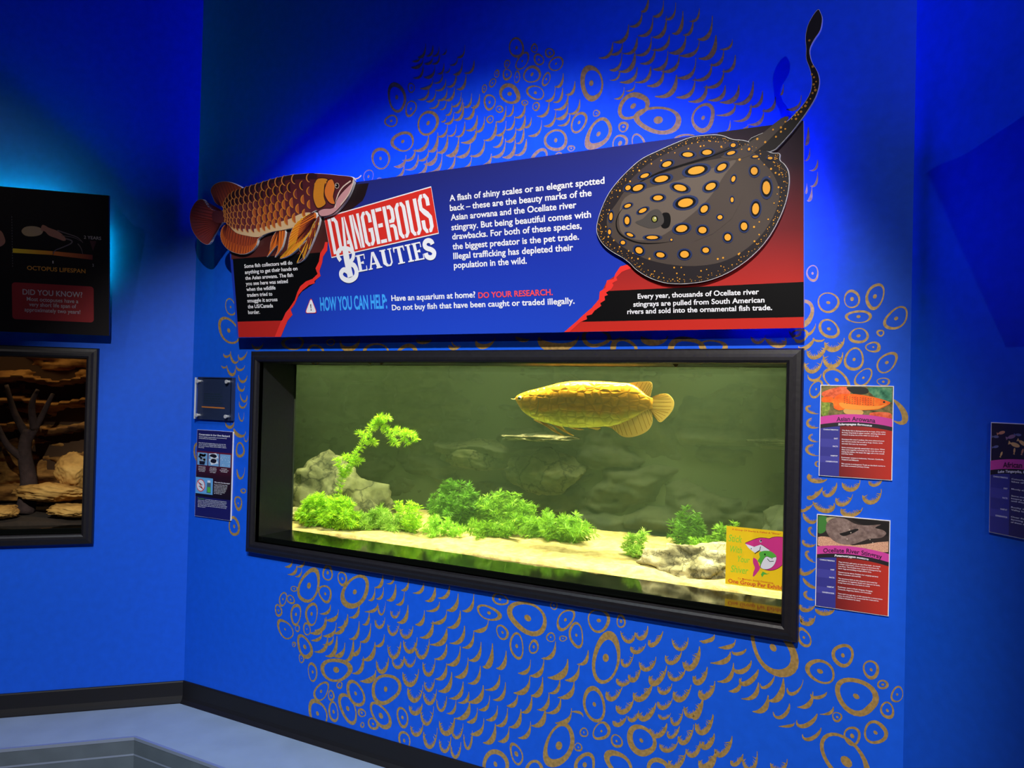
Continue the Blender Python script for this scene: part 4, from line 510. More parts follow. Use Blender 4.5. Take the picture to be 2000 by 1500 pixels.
rock('boulder', 'thin mossy rock ledge near the top right of the tank back', (2.66, 0.92, 1.348), (0.17, 0.11, 0.018), BLOCK, 52, cuts=4, rough=.3)
rock('boulder', 'long dark flat rock slab left of the squared rock in the tank back', (1.03, 0.98, 1.20), (0.26, 0.09, 0.085), BLOCK, 53, cuts=12, rough=.1)
rock('boulder', 'small brownish rock at the foot of the grey boulder beside the glass edge', (0.30, 0.36, 0.875), (0.10, 0.07, 0.045), STONE2, 31, cuts=6)
# water plants
def plant(label, stems, leaf, cols, seed, group, step=.012, per=7, thick=.0016, spread=1.0):
    rr = random.Random(seed); base = stems[0][0]; t = thing('water_plant', label, 'plant', base, group=group); B = Vector(base)
    lb = MB(); sb = MB()
    for st in stems:
        pts = smooth([tuple(p) for p in st], 6, False); pts = [Vector(p) - B for p in pts]
        sb.tube(pts, thick, n=5, rf=lambda q: 1 - .6 * q)
        acc = 0
        for a, c in zip(pts, pts[1:]):
            d = (c - a); L = d.length; acc += L
            if acc < step or L == 0: continue
            acc = 0; d.normalize()
            for k in range(per):
                s = Vector((rr.gauss(0, 1), rr.gauss(0, 1), rr.gauss(0, 1))); s = (s - d * s.dot(d) * .7).normalized(); dirn = (s * spread + d * rr.uniform(0, .8)).normalized(); l = leaf * rr.uniform(.6, 1.15); p0 = c
                for fk in (-.62, -.3, .0, .3, .62):
                    q = (dirn + d.cross(dirn) * fk + Vector((rr.uniform(-.15, .15), rr.uniform(-.15, .15), rr.uniform(-.15, .15)))).normalized(); wv = q.cross(Vector((rr.uniform(-1, 1), rr.uniform(-1, 1), rr.uniform(-1, 1)))).normalized() * leaf * .042
                    mid = p0 + q * l * .55; tip = p0 + q * l; lb.quad([p0, mid - wv, tip, mid + wv], rr.choice((0, 0, 1)))
    lb.build('foliage', cols, t); sb.build('stem', cols[1], t)
    return t
def leafm(name, c):
    if name in MATS: return MATS[name]
    M = mat(name, c, 0.5, spec=0.3); nt = M.node_tree; b = nt.nodes['Principled BSDF']; tl = nt.nodes.new('ShaderNodeBsdfTranslucent'); tl.inputs[0].default_value = (*lin(c), 1); mx = nt.nodes.new('ShaderNodeMixShader'); mx.inputs[0].default_value = 0.35
    nt.links.new(b.outputs[0], mx.inputs[1]); nt.links.new(tl.outputs[0], mx.inputs[2]); nt.links.new(mx.outputs[0], nt.nodes['Material Output'].inputs[0]); return M
YG = [leafm('yellow_green_leaf', (186, 226, 52)), leafm('bright_green_leaf', (140, 200, 46))]
MG = [leafm('mid_green_leaf', (142, 188, 52)), leafm('deep_green_leaf', (100, 150, 40))]
DG = [leafm('dark_green_leaf', (102, 156, 40)), leafm('darker_green_leaf', (70, 118, 30))]
PG = [leafm('pale_green_leaf', (172, 210, 90)), leafm('deeper_pale_green_leaf', (132, 180, 68))]  # two leaf tones, mixed at random
def bush(c, r, n, seed, z0=.862):
    rr = random.Random(seed); o = []
    for k in range(n):
        a = rr.uniform(0, 2 * pi); e = sqrt(rr.random()); tx, ty = c[0] + r[0] * e * cos(a), c[1] + r[1] * e * sin(a); tz = z0 + r[2] * sqrt(max(.08, 1 - e * e)) * rr.uniform(.7, 1.05)
        bx, by = c[0] + .45 * r[0] * e * cos(a), c[1] + .45 * r[1] * e * sin(a)
        o.append([(bx, by, z0 - .005), ((bx + tx) / 2 + rr.uniform(-.02, .02), (by + ty) / 2, z0 + (tz - z0) * .55), (tx, ty, tz)])
    return o
G = 'bushy plants along the tank bottom'
plant('tall bent bright green plant stalk leaning right above the grey boulder', [[(.50, .42, .862), (.545, .42, .95), (.60, .42, 1.09), (.665, .41, 1.18), (.745, .41, 1.285), (.80, .40, 1.365), (.845, .40, 1.352), (.90, .40, 1.335), (.96, .40, 1.335), (1.0, .40, 1.285)],
       [(.60, .42, 1.09), (.585, .41, 1.15), (.56, .41, 1.185)], [(.90, .4, 1.335), (.90, .41, 1.30), (.925, .41, 1.275)], [(.80, .4, 1.36), (.86, .40, 1.395), (.885, .4, 1.40)], [(.745, .41, 1.285), (.705, .41, 1.315)], [(.745, .41, 1.285), (.79, .41, 1.275)], [(.665, .41, 1.18), (.71, .41, 1.175)], [(.66, .41, 1.18), (.625, .41, 1.20)], [(.96, .40, 1.335), (1.02, .40, 1.325), (1.045, .40, 1.30)], [(.60, .42, 1.09), (.64, .41, 1.13)], [(.845, .40, 1.352), (.83, .40, 1.40)]], .031, YG, 1, None, step=.011, per=9)
plant('yellow green bush at the foot of the grey boulder against the glass', bush((.59, .33), (.20, .09, .16), 64, 2), .034, YG, 2, G, per=8)
plant('low pale green bush just right of the grey boulder', bush((.83, .42), (.20, .09, .095), 36, 3), .032, [PG[0], MG[0]], 3, G, per=7)
plant('short upright yellow green sprig between the grey boulder and the dark bush', bush((.98, .44), (.10, .07, .155), 14, 4), .030, YG, 4, G, per=6)
plant('ragged yellow green bush in front of the tall dark green bush', bush((1.16, .46), (.15, .08, .09), 20, 5), .030, [YG[1], PG[0]], 5, G, per=6)
plant('tall dense dark green bush near the middle of the tank', bush((1.08, .70), (.17, .13, .235), 60, 6), .034, DG, 6, G, per=7)
plant('broad mid green bush just right of the tall dark bush', bush((1.36, .70), (.20, .13, .20), 56, 7), .036, MG, 7, G, per=7)
plant('wide pale green bush sloping down to the bare sand', bush((1.66, .66), (.20, .12, .135), 46, 8), .036, [MG[0], PG[1]], 8, G, per=7)
plant('low green bush fringe below the broad mid green bush', bush((1.40, .52), (.18, .07, .075), 24, 9), .030, MG, 9, G, per=6)
plant('small pale green tuft on the sand left of the pitted rock', bush((2.10, .53), (.075, .06, .105), 14, 10), .032, PG, 10, G, per=7)
plant('round green tuft standing highest behind the pitted rock', bush((2.22, .83), (.085, .06, .20), 22, 12), .030, DG, 11, G, per=7)
plant('green tuft behind the pitted rock and beside the yellow sticker', bush((2.40, .78), (.10, .06, .15), 20, 13), .030, MG, 12, G, per=7)
plant('low green sprigs between the round tuft and the pitted rock', bush((2.29, .66), (.07, .05, .085), 10, 14), .028, MG, 13, G, per=6)
# the golden fish
def fish_mat():
    M = bpy.data.materials.new('golden_scales'); M.use_nodes = True; nt = M.node_tree; b = nt.nodes['Principled BSDF']
    tc = nt.nodes.new('ShaderNodeTexCoord'); sp = nt.nodes.new('ShaderNodeSeparateXYZ'); nt.links.new(tc.outputs['Object'], sp.inputs[0])
    n = nt.nodes.new('ShaderNodeTexNoise'); n.inputs['Scale'].default_value = 22; nt.links.new(tc.outputs['Object'], n.inputs['Vector'])
    ma = nt.nodes.new('ShaderNodeMath'); ma.operation = 'MULTIPLY_ADD'; ma.inputs[1].default_value = 0.05; nt.links.new(n.outputs['Fac'], ma.inputs[0]); nt.links.new(sp.outputs[2], ma.inputs[2])
    mr = nt.nodes.new('ShaderNodeMapRange'); mr.inputs['From Min'].default_value = -0.10; mr.inputs['From Max'].default_value = 0.13; nt.links.new(ma.outputs[0], mr.inputs[0])
    r = nt.nodes.new('ShaderNodeValToRGB'); nt.links.new(mr.outputs[0], r.inputs[0]); els = r.color_ramp.elements
    for _ in range(3): els.new(.5)
    for e, (p, c) in zip(els, [(0, (226, 228, 124)), (.40, (204, 212, 92)), (.58, (186, 174, 58)), (.68, (206, 150, 38)), (1, (255, 178, 40))]): e.position = p; e.color = (*lin(c), 1)
    mp = nt.nodes.new('ShaderNodeMapping'); mp.inputs['Scale'].default_value = (26, 1, 36); nt.links.new(tc.outputs['Object'], mp.inputs[0]); vo = nt.nodes.new('ShaderNodeTexVoronoi'); vo.feature = 'DISTANCE_TO_EDGE'; vo.inputs['Scale'].default_value = 1.0; vo.inputs['Randomness'].default_value = .6; nt.links.new(mp.outputs[0], vo.inputs['Vector'])
    r2 = nt.nodes.new('ShaderNodeValToRGB'); nt.links.new(vo.outputs['Distance'], r2.inputs[0]); r2.color_ramp.elements[0].color = (.74, .74, .62, 1); r2.color_ramp.elements[1].color = (1, 1, 1, 1); r2.color_ramp.elements[1].position = .12
    mx = nt.nodes.new('ShaderNodeMix'); mx.data_type = 'RGBA'; mx.blend_type = 'MULTIPLY'; mx.inputs[0].default_value = 1; nt.links.new(r.outputs[0], mx.inputs[6]); nt.links.new(r2.outputs[0], mx.inputs[7]); nt.links.new(mx.outputs[2], b.inputs['Base Color'])
    bp = nt.nodes.new('ShaderNodeBump'); bp.inputs['Strength'].default_value = .9; bp.inputs['Distance'].default_value = .008; nt.links.new(vo.outputs['Distance'], bp.inputs['Height']); nt.links.new(bp.outputs[0], b.inputs['Normal'])
    b.inputs['Roughness'].default_value = .32; b.inputs['Metallic'].default_value = .25; return M
FISH = fish_mat(); FIN = leafm('golden_fin', (238, 208, 112)); 
def fin_mat(name, base, dark, k=60):
    M = leafm(name, base); return M
FY = 0.5; FO = (1.88, FY, 1.44)
ft = thing('arowana_fish', 'long golden fish swimming left near the water surface', 'fish', FO)
def fp(k): return [(x - FO[0], z - FO[2]) for x, z in P(k)]
top = sorted(fp('f_top')); bot = sorted(fp('f_bot'))
def interp(c, x):
    if x <= c[0][0]: return c[0][1]
    for a, d in zip(c, c[1:]):
        if x <= d[0]: return a[1] + (d[1] - a[1]) * (x - a[0]) / (d[0] - a[0] + 1e-9)
    return c[-1][1]
b = MB(); xa, xb = max(top[0][0], bot[0][0]), min(top[-1][0], bot[-1][0]); NS, NR = 60, 28
for i in range(NS + 1):
    u = i / NS; x = xa + (xb - xa) * (u ** 1.25); zt, zb = interp(top, x), interp(bot, x); zc, h = (zt + zb) / 2, (zt - zb) / 2
    wdt = h * (0.50 if u < .5 else 0.50 - .22 * (u - .5) / .5)
    for k in range(NR):
        a = 2 * pi * k / NR; s, c_ = sin(a), cos(a); sh = (abs(c_) ** .8) * (1 if c_ > 0 else -1)
        b.v.append((x, wdt * sh * (1 + .12 * s), zc + h * s))
for i in range(NS):
    for k in range(NR): j = (k + 1) % NR; b.f.append((i * NR + k, (i + 1) * NR + k, (i + 1) * NR + j, i * NR + j)); b.m.append(0)
b.f.append(tuple(range(NR))); b.m.append(0); b.f.append(tuple(reversed(range(NS * NR, NS * NR + NR)))); b.m.append(0)
b.build('body', FISH, ft, smooth=True)
FINT = leafm('golden_fin', (238, 208, 112)); FIND = leafm('fin_ray', (186, 140, 50))
def fin(name, key, y, root, nr=14, yaw=0.0, th=.003):
    o = smooth(fp(key), 3); b = MB(); b.plate(o, -th / 2, th / 2, 0)
    r0, r1 = root                                        # rays from the root towards the far edge
    cx = sum(p[0] for p in o) / len(o); cz = sum(p[1] for p in o) / len(o)
    for k in range(0, len(o), max(1, len(o) // nr)):
        p = o[k]; t = min(1, max(0, ((p[0] - r0[0]) * (r1[0] - r0[0]) + (p[1] - r0[1]) * (r1[1] - r0[1])) / ((r1[0] - r0[0]) ** 2 + (r1[1] - r0[1]) ** 2 + 1e-9)))
        q = (r0[0] + (r1[0] - r0[0]) * t, r0[1] + (r1[1] - r0[1]) * t)
        if sqrt((p[0] - q[0]) ** 2 + (p[1] - q[1]) ** 2) > .02: b.stroke([q, (q[0] * .1 + p[0] * .9, q[1] * .1 + p[1] * .9)], .0022, -th / 2 - .0006, 1)
    ob = b.build(name, [FINT, FIND], ft); ob.location = (0, y, 0); ob.rotation_euler = (0, 0, yaw); return ob
F = {k: fp(k) for k in ('f_dorsal', 'f_caudal', 'f_anal', 'f_pect', 'f_pelv', 'f_vent')}
fin('dorsal_fin', 'f_dorsal', 0, (F['f_dorsal'][0], F['f_dorsal'][7])); fin('tail_fin', 'f_caudal', 0, (F['f_caudal'][0], F['f_caudal'][-1]), 18); fin('anal_fin', 'f_anal', 0, (F['f_anal'][0], F['f_anal'][10]), 18)
fin('pectoral_fin', 'f_pect', -.045, (F['f_pect'][0], F['f_pect'][1]), 8); fin('pectoral_fin', 'f_pect', .045, (F['f_pect'][0], F['f_pect'][1]), 8); fin('pelvic_fin', 'f_pelv', -.018, (F['f_pelv'][0], F['f_pelv'][1]), 4); fin('pelvic_fin', 'f_vent', .012, (F['f_vent'][0], F['f_vent'][2]), 4)
ex_, ez_ = fp('f_eye')[0]
for s in (-1, 1):
    bm = bmesh.new(); bmesh.ops.create_uvsphere(bm, u_segments=20, v_segments=12, radius=.0105); me = bpy.data.meshes.new('eye'); bm.to_mesh(me); bm.free()
    hh = .5 * .5 * (interp(top, ex_) - interp(bot, ex_)); e = link('eye', me, mat('fish_eye_white', (216, 206, 170), .25), ft); e.location = (ex_, s * (hh * .93), ez_)
    bm = bmesh.new(); bmesh.ops.create_uvsphere(bm, u_segments=16, v_segments=10, radius=.0074); me = bpy.data.meshes.new('pupil'); bm.to_mesh(me); bm.free(); pu = link('pupil', me, mat('fish_pupil', (8, 8, 8), .1), e); pu.location = (0, s * .0052, 0)
for k, s in (('f_barb', -1), ('f_barb2', 1)):
    pts = fp(k); b = MB(); b.tube([(x, s * (.006 + .004 * i), z) for i, (x, z) in enumerate(pts)], .0018, n=6, rf=lambda q: 1 - .6 * q); b.build('barbel', FINT, ft, smooth=True)
b = MB(); g = fp('f_gill'); b.stroke(smooth(g, 4, False), .004, -.0505, 0, taper=True)
gm = b.build('gill_cover', mat('gill_edge', (150, 130, 50), .4), ft); 
# sits on the curved flank: push every vertex onto the body's side
for v in gm.data.vertices:
    zt, zb = interp(top, v.co.x), interp(bot, v.co.x); h = (zt - zb) / 2; s = max(-1, min(1, (v.co.z - (zt + zb) / 2) / h)); c_ = sqrt(max(0, 1 - s * s)); v.co.y = -(h * .5 * c_ ** .8 * (1 + .12 * s)) - .001
# yellow sticker on the outer face of the glass
st = thing('sticker', 'yellow shark sticker on the lower right corner of the aquarium glass', 'sticker', (2.5403, 0.1985, 0.8762))
SW, SH = 0.212, 0.2035
b = MB(); b.plate([(0, 0), (SW, 0), (SW, SH), (0, SH)], -.0008, .0008); b.build('sheet', leafm('yellow_sticker', (255, 226, 40)), st)
PINK = mat('pink_print', (206, 50, 134), .45); GRN = mat('green_print', (84, 176, 62), .45); PALE = mat('pale_print', (226, 226, 240), .45); ORT = mat('red_orange_print', (208, 66, 40), .45)
b = MB(); pk = [(min(x, SW - .002), z) for x, z in P('sh_pink')]
b.poly(smooth(pk, 3), -.0011, 0); b.poly(smooth(P('sh_tail'), 3), -.0011, 0); b.poly(P('sh_white'), -.0014, 1); b.poly(smooth(P('sh_green'), 3), -.0017, 2); b.poly(smooth(P('sh_gwhite'), 3), -.0020, 1); b.poly(P('sh_gtail'), -.0014, 2)
for k in ('sh_mouth', 'sh_gm'): b.stroke(P(k), .0022, -.0023, 3)
b.stroke(smooth(pk + pk[:1], 3, False), .0012, -.00125, 3); b.stroke(smooth(P('sh_gwhite'), 3), .0008, -.0022, 3)
for (x, z), r, mi in zip(P('sh_eyes'), (.0050, .0034, .0036, .0022, .0018), (1, 3, 3, 3, 3)): b.ell((x, z), (r * .7, 0), (0, r), -.0024 - (.0001 if mi == 3 else 0), mi, 12)
b.build('shark_drawing', [PINK, PALE, GRN, BLACK], st)
[lettering('small_lettering', [l_], -.0012, ORT, st, .012) for l_ in D['t_st']]; lettering('bottom_lettering', D['t_st2'], -.0012, ORT, st, .02); lettering('slogan_lettering', D['t_st3'], -.0012, mat('lime_print', (140, 206, 50), .45), st, .008, slant=.15)
# left aquarium with warm brown rockwork
BROWN = patch_mat('brown_strata_rock', [(58, 34, 18), (128, 84, 40), (176, 126, 62), (96, 60, 30)], 5, .85, (1, 1, 4), bump=.5)
aquarium('dimly lit aquarium with brown rocks below the octopus sign', LEFT['loc'], LEFT['rot'], (LX0, LX1, LZ0, LZ1), (-2.0, -0.412, 0.776, 1.692), (-1.98, -0.30, 0.62), mat('brown_tank_inside', (70, 46, 24), .9), None, BROWN, 0.86, SURF, 0.09, 0.09, [(-1.9, -.35, 1.30, .04, .12), (-1.9, -.35, 1.44, .03, .10), (-1.9, -.35, 1.55, .03, .09)], 9.0, 1.8, 1.70)
def L3(x, y, z): return (x * S2 - y * S2, x * S2 + y * S2, z)
tl_ = tank_lamp('left_tank_lamp', 0, 0, 0, .8, .2, 1.1, (1.0, .72, .38), 120); tl_.location = L3(-.85, .34, 2.03); tl_.rotation_euler = (0, 0, LEFT['rot'])
TAN = patch_mat('tan_rock', [(120, 82, 40), (186, 140, 72), (214, 170, 96)], 4, .85, (1, 1, 2), bump=.5)
GB = 'brown rocks in the left aquarium'
rock('boulder', 'pointed tan rock standing on the flat slabs in the left aquarium', L3(-.57, .33, 1.085), (.10, .08, .095), TAN, 41, GB, cuts=10, rough=.06)
rock('boulder', 'long flat tan slab under the pointed rock in the left aquarium', L3(-.66, .30, .985), (.24, .12, .05), TAN, 42, GB, cuts=8)
rock('boulder', 'lowest flat tan stone at the front of the left aquarium', L3(-.55, .20, .905), (.13, .08, .035), TAN, 43, GB, cuts=8)
rock('boulder', 'small tan stone at the left photo edge in the left aquarium', L3(-.86, .20, .905), (.09, .07, .035), TAN, 44, GB, cuts=8)
sandbed('sand_bed', -1.97, -.31, .105, .60, .862, mat('dark_gravel', (40, 28, 18), .9, noise_amt=.3, noise_scale=60), slope=.02, seed=4, rot=LEFT['rot'], label='dark gravel on the bottom of the dim left aquarium', n=(60, 20))
b = MB(); rr = random.Random(8)
dw = thing('driftwood', 'upright branching driftwood at the back of the dim left aquarium', 'driftwood', L3(-.80, .36, .87), (0, 0, LEFT['rot']))
b.tube(smooth([(0, 0, 0), (.01, .01, .15), (-.01, 0, .30), (0, .0, .42)], 5, False), .045, n=10, rf=lambda q: 1 - .45 * q); b.build('trunk', mat('purple_brown_wood', (58, 42, 40), .9, noise_amt=.35, noise_scale=30, bump=.6), dw, smooth=True)
for pts in ([(0, 0, .36), (.05, 0, .46), (.11, -.01, .60)], [(0, 0, .38), (-.06, 0, .50), (-.10, 0, .64)], [(.03, 0, .42), (.02, -.02, .54), (.045, -.02, .62)], [(0, 0, .26), (-.08, -.02, .34), (-.13, -.02, .45)]):
    b = MB(); b.tube(smooth(pts, 5, False), .022, n=8, rf=lambda q: 1 - .6 * q); b.build('branch', MATS['purple_brown_wood'], dw, smooth=True)
# ------------------------------------------------------------------ the tilted main sign
TILT = radians(8.5)
def sign_brackets(t, xs, h):
    b_ = []
    for x in xs:
        for v in (.04, h - .06):
            b = MB(); y1 = (.06 + v * sin(TILT)) / cos(TILT) - .001; b.box(x - .02, x + .02, 0.0, y1, v - .015, v + .015); b_.append(b.build('bracket', BLACK, t))
    return b_
def yw(v): return (.06 + v * sin(TILT)) / cos(TILT)
def baffle(t, u, v0, v1, gap):
    """Unseen black baffle added to narrow the sideways glow; it stops short of the wall."""
    b = MB(); f = [(.001, v0), (.001, v1), (yw(v1) - gap, v1), (yw(v0) - gap, v0)]
    for s in (-.002, .002): b.quad([(u + s, y, z) for y, z in f])
    for i in range(4): a, c = f[i], f[(i + 1) % 4]; b.quad([(u - .002, *a), (u + .002, *a), (u + .002, *c), (u - .002, *c)])
    return b.build('light_baffle', BLACK, t)
def led(t, x0, x1, v, y, col, power, end=()):
    """Light strip behind a sign, shining up; black channel added to block downward spill."""
    b = MB(); b.box(x0 - .01, x1 + .01, y - .026, y + .026, v - .006, v); b.box(x0 - .01, x1 + .01, y - .026, y - .020, v, v + .016); b.build('led_shield', BLACK, t)
    M = mat('led_' + '_'.join(str(int(c * 100)) for c in col), (0, 0, 0), emit=(col, power)); b = MB(); b.box(x0, x1, y - .004, y + .004, v + .0002, v + .007)
    for u, v0, v1 in end:                                  # short upright strips beside the ends
        ya, yb = yw(v0) - .034, yw(v1) - .034
        for y0, y1, z0, z1 in ((ya, yb, v0, v1),): b.quad([(u - .003, y0, z0), (u + .003, y0, z0), (u + .003, y1, z1), (u - .003, y1, z1)]); b.quad([(u - .003, y0 + .005, z0), (u - .003, y1 + .005, z1), (u + .003, y1 + .005, z1), (u + .003, y0 + .005, z0)])
    return b.build('led_strip', M, t)
sg = thing('exhibit_sign', 'wide blue and red sign about dangerous beauties above the aquarium', 'sign', (0.378, -0.06, 1.7525), (TILT, 0, 0))
SWD, SHT = 2.4475, 0.6165
b = MB(); b.plate([(0, 0), (SWD, 0), (SWD, SHT), (0, SHT)], -.012, 0, 0, 1)
b.build('panel', [ramp_mat('sign_blue_print', 2, [(0, (30, 68, 196)), (.25, (28, 54, 176)), (.6165, (34, 40, 118))], .4), WHITE], sg)
sign_brackets(sg, (.25, 1.2, 2.2), SHT)
def clip(pts, x0, x1, z0, z1):
    def half(ps, ax, lim, sgn):
        o = []
        for i in range(len(ps)):
            a, c = ps[i - 1], ps[i]; ia, ic = sgn * (a[ax] - lim) <= 0, sgn * (c[ax] - lim) <= 0
            if ia != ic: t = (lim - a[ax]) / (c[ax] - a[ax]); o.append((a[0] + t * (c[0] - a[0]), a[1] + t * (c[1] - a[1])))
            if ic: o.append(c)
        return o
    for ax, lim, sgn in ((0, x0, -1), (0, x1, 1), (1, z0, -1), (1, z1, 1)): pts = half(pts, ax, lim, sgn)
    return pts
E_ = .0006
cl = lambda k: clip(P(k), E_, SWD - E_, E_, SHT - E_)
brown = ramp_mat('sign_brown_print', 2, [(.22, (112, 42, 34)), (.40, (70, 30, 28)), (.55, (28, 16, 22))], .45)
b = MB(); b.poly(cl('lt_brown'), -.0124, 0); b.poly(cl('lt_black'), -.0128, 1); b.poly(cl('lt_red'), -.0128, 2); b.poly(cl('lt_tear'), -.0132, 3)
TEAR = mat('torn_red_print', (232, 50, 44), .45); REDB = mat('deep_red_print', (186, 36, 30), .45)
b.build('left_print', [brown, BLACK, REDB, TEAR], sg)
rred = ramp_mat('sign_red_print', 2, [(.0, (196, 40, 30)), (.14, (176, 40, 36)), (.30, (112, 28, 34)), (.50, (44, 20, 36)), (.62, (28, 16, 36))], .45)
b = MB(); b.poly(cl('rt_red'), -.0124, 0); b.poly(cl('rt_black'), -.0128, 1); b.poly(cl('rt_tear'), -.0132, 2); b.build('right_print', [rred, BLACK, TEAR], sg)
lettering('main_lettering', D['t_main'], -.0134, INK, sg, .022); lettering('help_lettering', D['t_help'], -.0134, INK, sg, .022)
lettering('red_lettering', D['t_do'], -.0134, mat('coral_print', (244, 74, 84), .45), sg, .022); lettering('stingray_lettering', D['t_every'], -.0140, INK, sg, .022); lettering('arowana_lettering', D['t_some'], -.0140, INK, sg, .022)
lettering('blue_lettering', D['t_how'], -.0134, mat('sky_blue_print', (62, 165, 252), .45), sg, .03)
b = MB(); tri = P('tri'); rnd3 = lambda ps, k: [q for i in range(3) for q in ((ps[i][0] + k * (ps[i - 1][0] - ps[i][0]), ps[i][1] + k * (ps[i - 1][1] - ps[i][1])), (ps[i][0] + k * .3 * (ps[i - 1][0] + ps[(i + 1) % 3][0] - 2 * ps[i][0]), ps[i][1] + k * .3 * (ps[i - 1][1] + ps[(i + 1) % 3][1] - 2 * ps[i][1])), (ps[i][0] + k * (ps[(i + 1) % 3][0] - ps[i][0]), ps[i][1] + k * (ps[(i + 1) % 3][1] - ps[i][1])))]; b.poly(rnd3(grow(tri, .005), .16), -.0134, 1); b.poly(rnd3(tri, .16), -.0136, 0); cx = sum(p[0] for p in tri) / 3; z0 = min(p[1] for p in tri)
b.poly([(cx - .003, z0 + .036), (cx + .003, z0 + .036), (cx + .0016, z0 + .018), (cx - .0016, z0 + .018)], -.0138, 2); b.ell((cx, z0 + .012), (.003, 0), (0, .003), -.0138, 2, 10)
b.build('warning_icon', [INK, RED, BLACK], sg)
# red title badge with stencil letters
bd = P('badge'); o_ = (bd[3][0], bd[3][1]); ux = (bd[2][0] - bd[3][0], bd[2][1] - bd[3][1]); uz = (bd[0][0] - bd[3][0], bd[0][1] - bd[3][1])
b = MB(); b.poly(grow(bd, .0045), -.0142, 1); b.poly(bd, -.0146, 0); badge = b.build('title_badge', [RED, INK], sg)
LET = {'D': [[(0, 0), (.32, 0), (.32, 1), (0, 1)], [(.4, 1), (.75, 1), (1, .86), (1, .14), (.75, 0), (.4, 0), (.4, .1), (.6, .1), (.68, .16), (.68, .84), (.6, .9), (.4, .9)]],
 'A': [[(0, 0), (.28, 0), (.5, .80), (.5, 1), (.33, 1)], [(.57, 1), (.67, 1), (1, 0), (.7, 0), (.645, .2), (.42, .2), (.45, .31), (.615, .31), (.57, .52)]],
 'N': [[(0, 0), (.27, 0), (.27, 1), (0, 1)], [(.33, 1), (.44, 1), (.67, .42), (.67, 0), (.58, 0), (.33, .62)], [(.73, 0), (1, 0), (1, 1), (.73, 1)]],
 'G': [[(.47, 1), (.25, 1), (0, .87), (0, .13), (.25, 0), (.47, 0), (.47, .1), (.38, .1), (.32, .16), (.32, .84), (.38, .9), (.47, .9)], [(.54, 1), (.75, 1), (1, .87), (1, .66), (.68, .66), (.68, .84), (.62, .9), (.54, .9)], [(.54, 0), (.75, 0), (1, .13), (1, .5), (.54, .5), (.54, .4), (.68, .4), (.68, .16), (.62, .1), (.54, .1)]],
 'E': [[(0, 0), (.34, 0), (.34, 1), (0, 1)], [(.42, .9), (1, .9), (1, 1), (.42, 1)], [(.42, .45), (.88, .45), (.88, .56), (.42, .56)], [(.42, 0), (1, 0), (1, .1), (.42, .1)]],
 'R': [[(0, 0), (.32, 0), (.32, 1), (0, 1)], [(.4, 1), (.75, 1), (1, .88), (1, .6), (.86, .5), (.4, .5), (.4, .6), (.6, .6), (.68, .65), (.68, .85), (.6, .9), (.4, .9)], [(.42, .46), (.82, .46), (1, .36), (1, 0), (.69, 0), (.69, .33), (.62, .38), (.42, .38)]],
 'O': [[(.46, 1), (.25, 1), (0, .87), (0, .13), (.25, 0), (.46, 0), (.46, .1), (.38, .1), (.32, .16), (.32, .84), (.38, .9), (.46, .9)], [(.54, 1), (.75, 1), (1, .87), (1, .13), (.75, 0), (.54, 0), (.54, .1), (.62, .1), (.68, .16), (.68, .84), (.62, .9), (.54, .9)]],
 'U': [[(0, 1), (.32, 1), (.32, .16), (.38, .1), (.46, .1), (.46, 0), (.25, 0), (0, .13)], [(1, 1), (.68, 1), (.68, .16), (.62, .1), (.54, .1), (.54, 0), (.75, 0), (1, .13)]],
 'S': [[(.46, 1), (.25, 1), (0, .87), (0, .62), (.3, .48), (.68, .36), (.68, .16), (.62, .1), (.54, .1), (.54, 0), (.75, 0), (1, .13), (1, .4), (.75, .53), (.32, .66), (.32, .84), (.38, .9), (.46, .9)], [(.54, 1), (.75, 1), (1, .87), (1, .68), (.68, .68), (.68, .84), (.62, .9), (.54, .9)], [(.46, 0), (.25, 0), (0, .13), (0, .34), (.32, .34), (.32, .16), (.38, .1), (.46, .1)]]}
b = MB(); word = 'DANGEROUS'; cw = .955 / 9
for i, ch in enumerate(word):
    tall = .955 if i in (0, 8) else .90
    for pg in LET[ch]: b.poly([(o_[0] + ux[0] * (.025 + cw * (i + .03 + .90 * x)) + uz[0] * (.05 + (tall - .04) * z), o_[1] + ux[1] * (.025 + cw * (i + .03 + .90 * x)) + uz[1] * (.05 + (tall - .04) * z)) for x, z in pg], -.0150)
b.build('stencil_lettering', INK, badge)
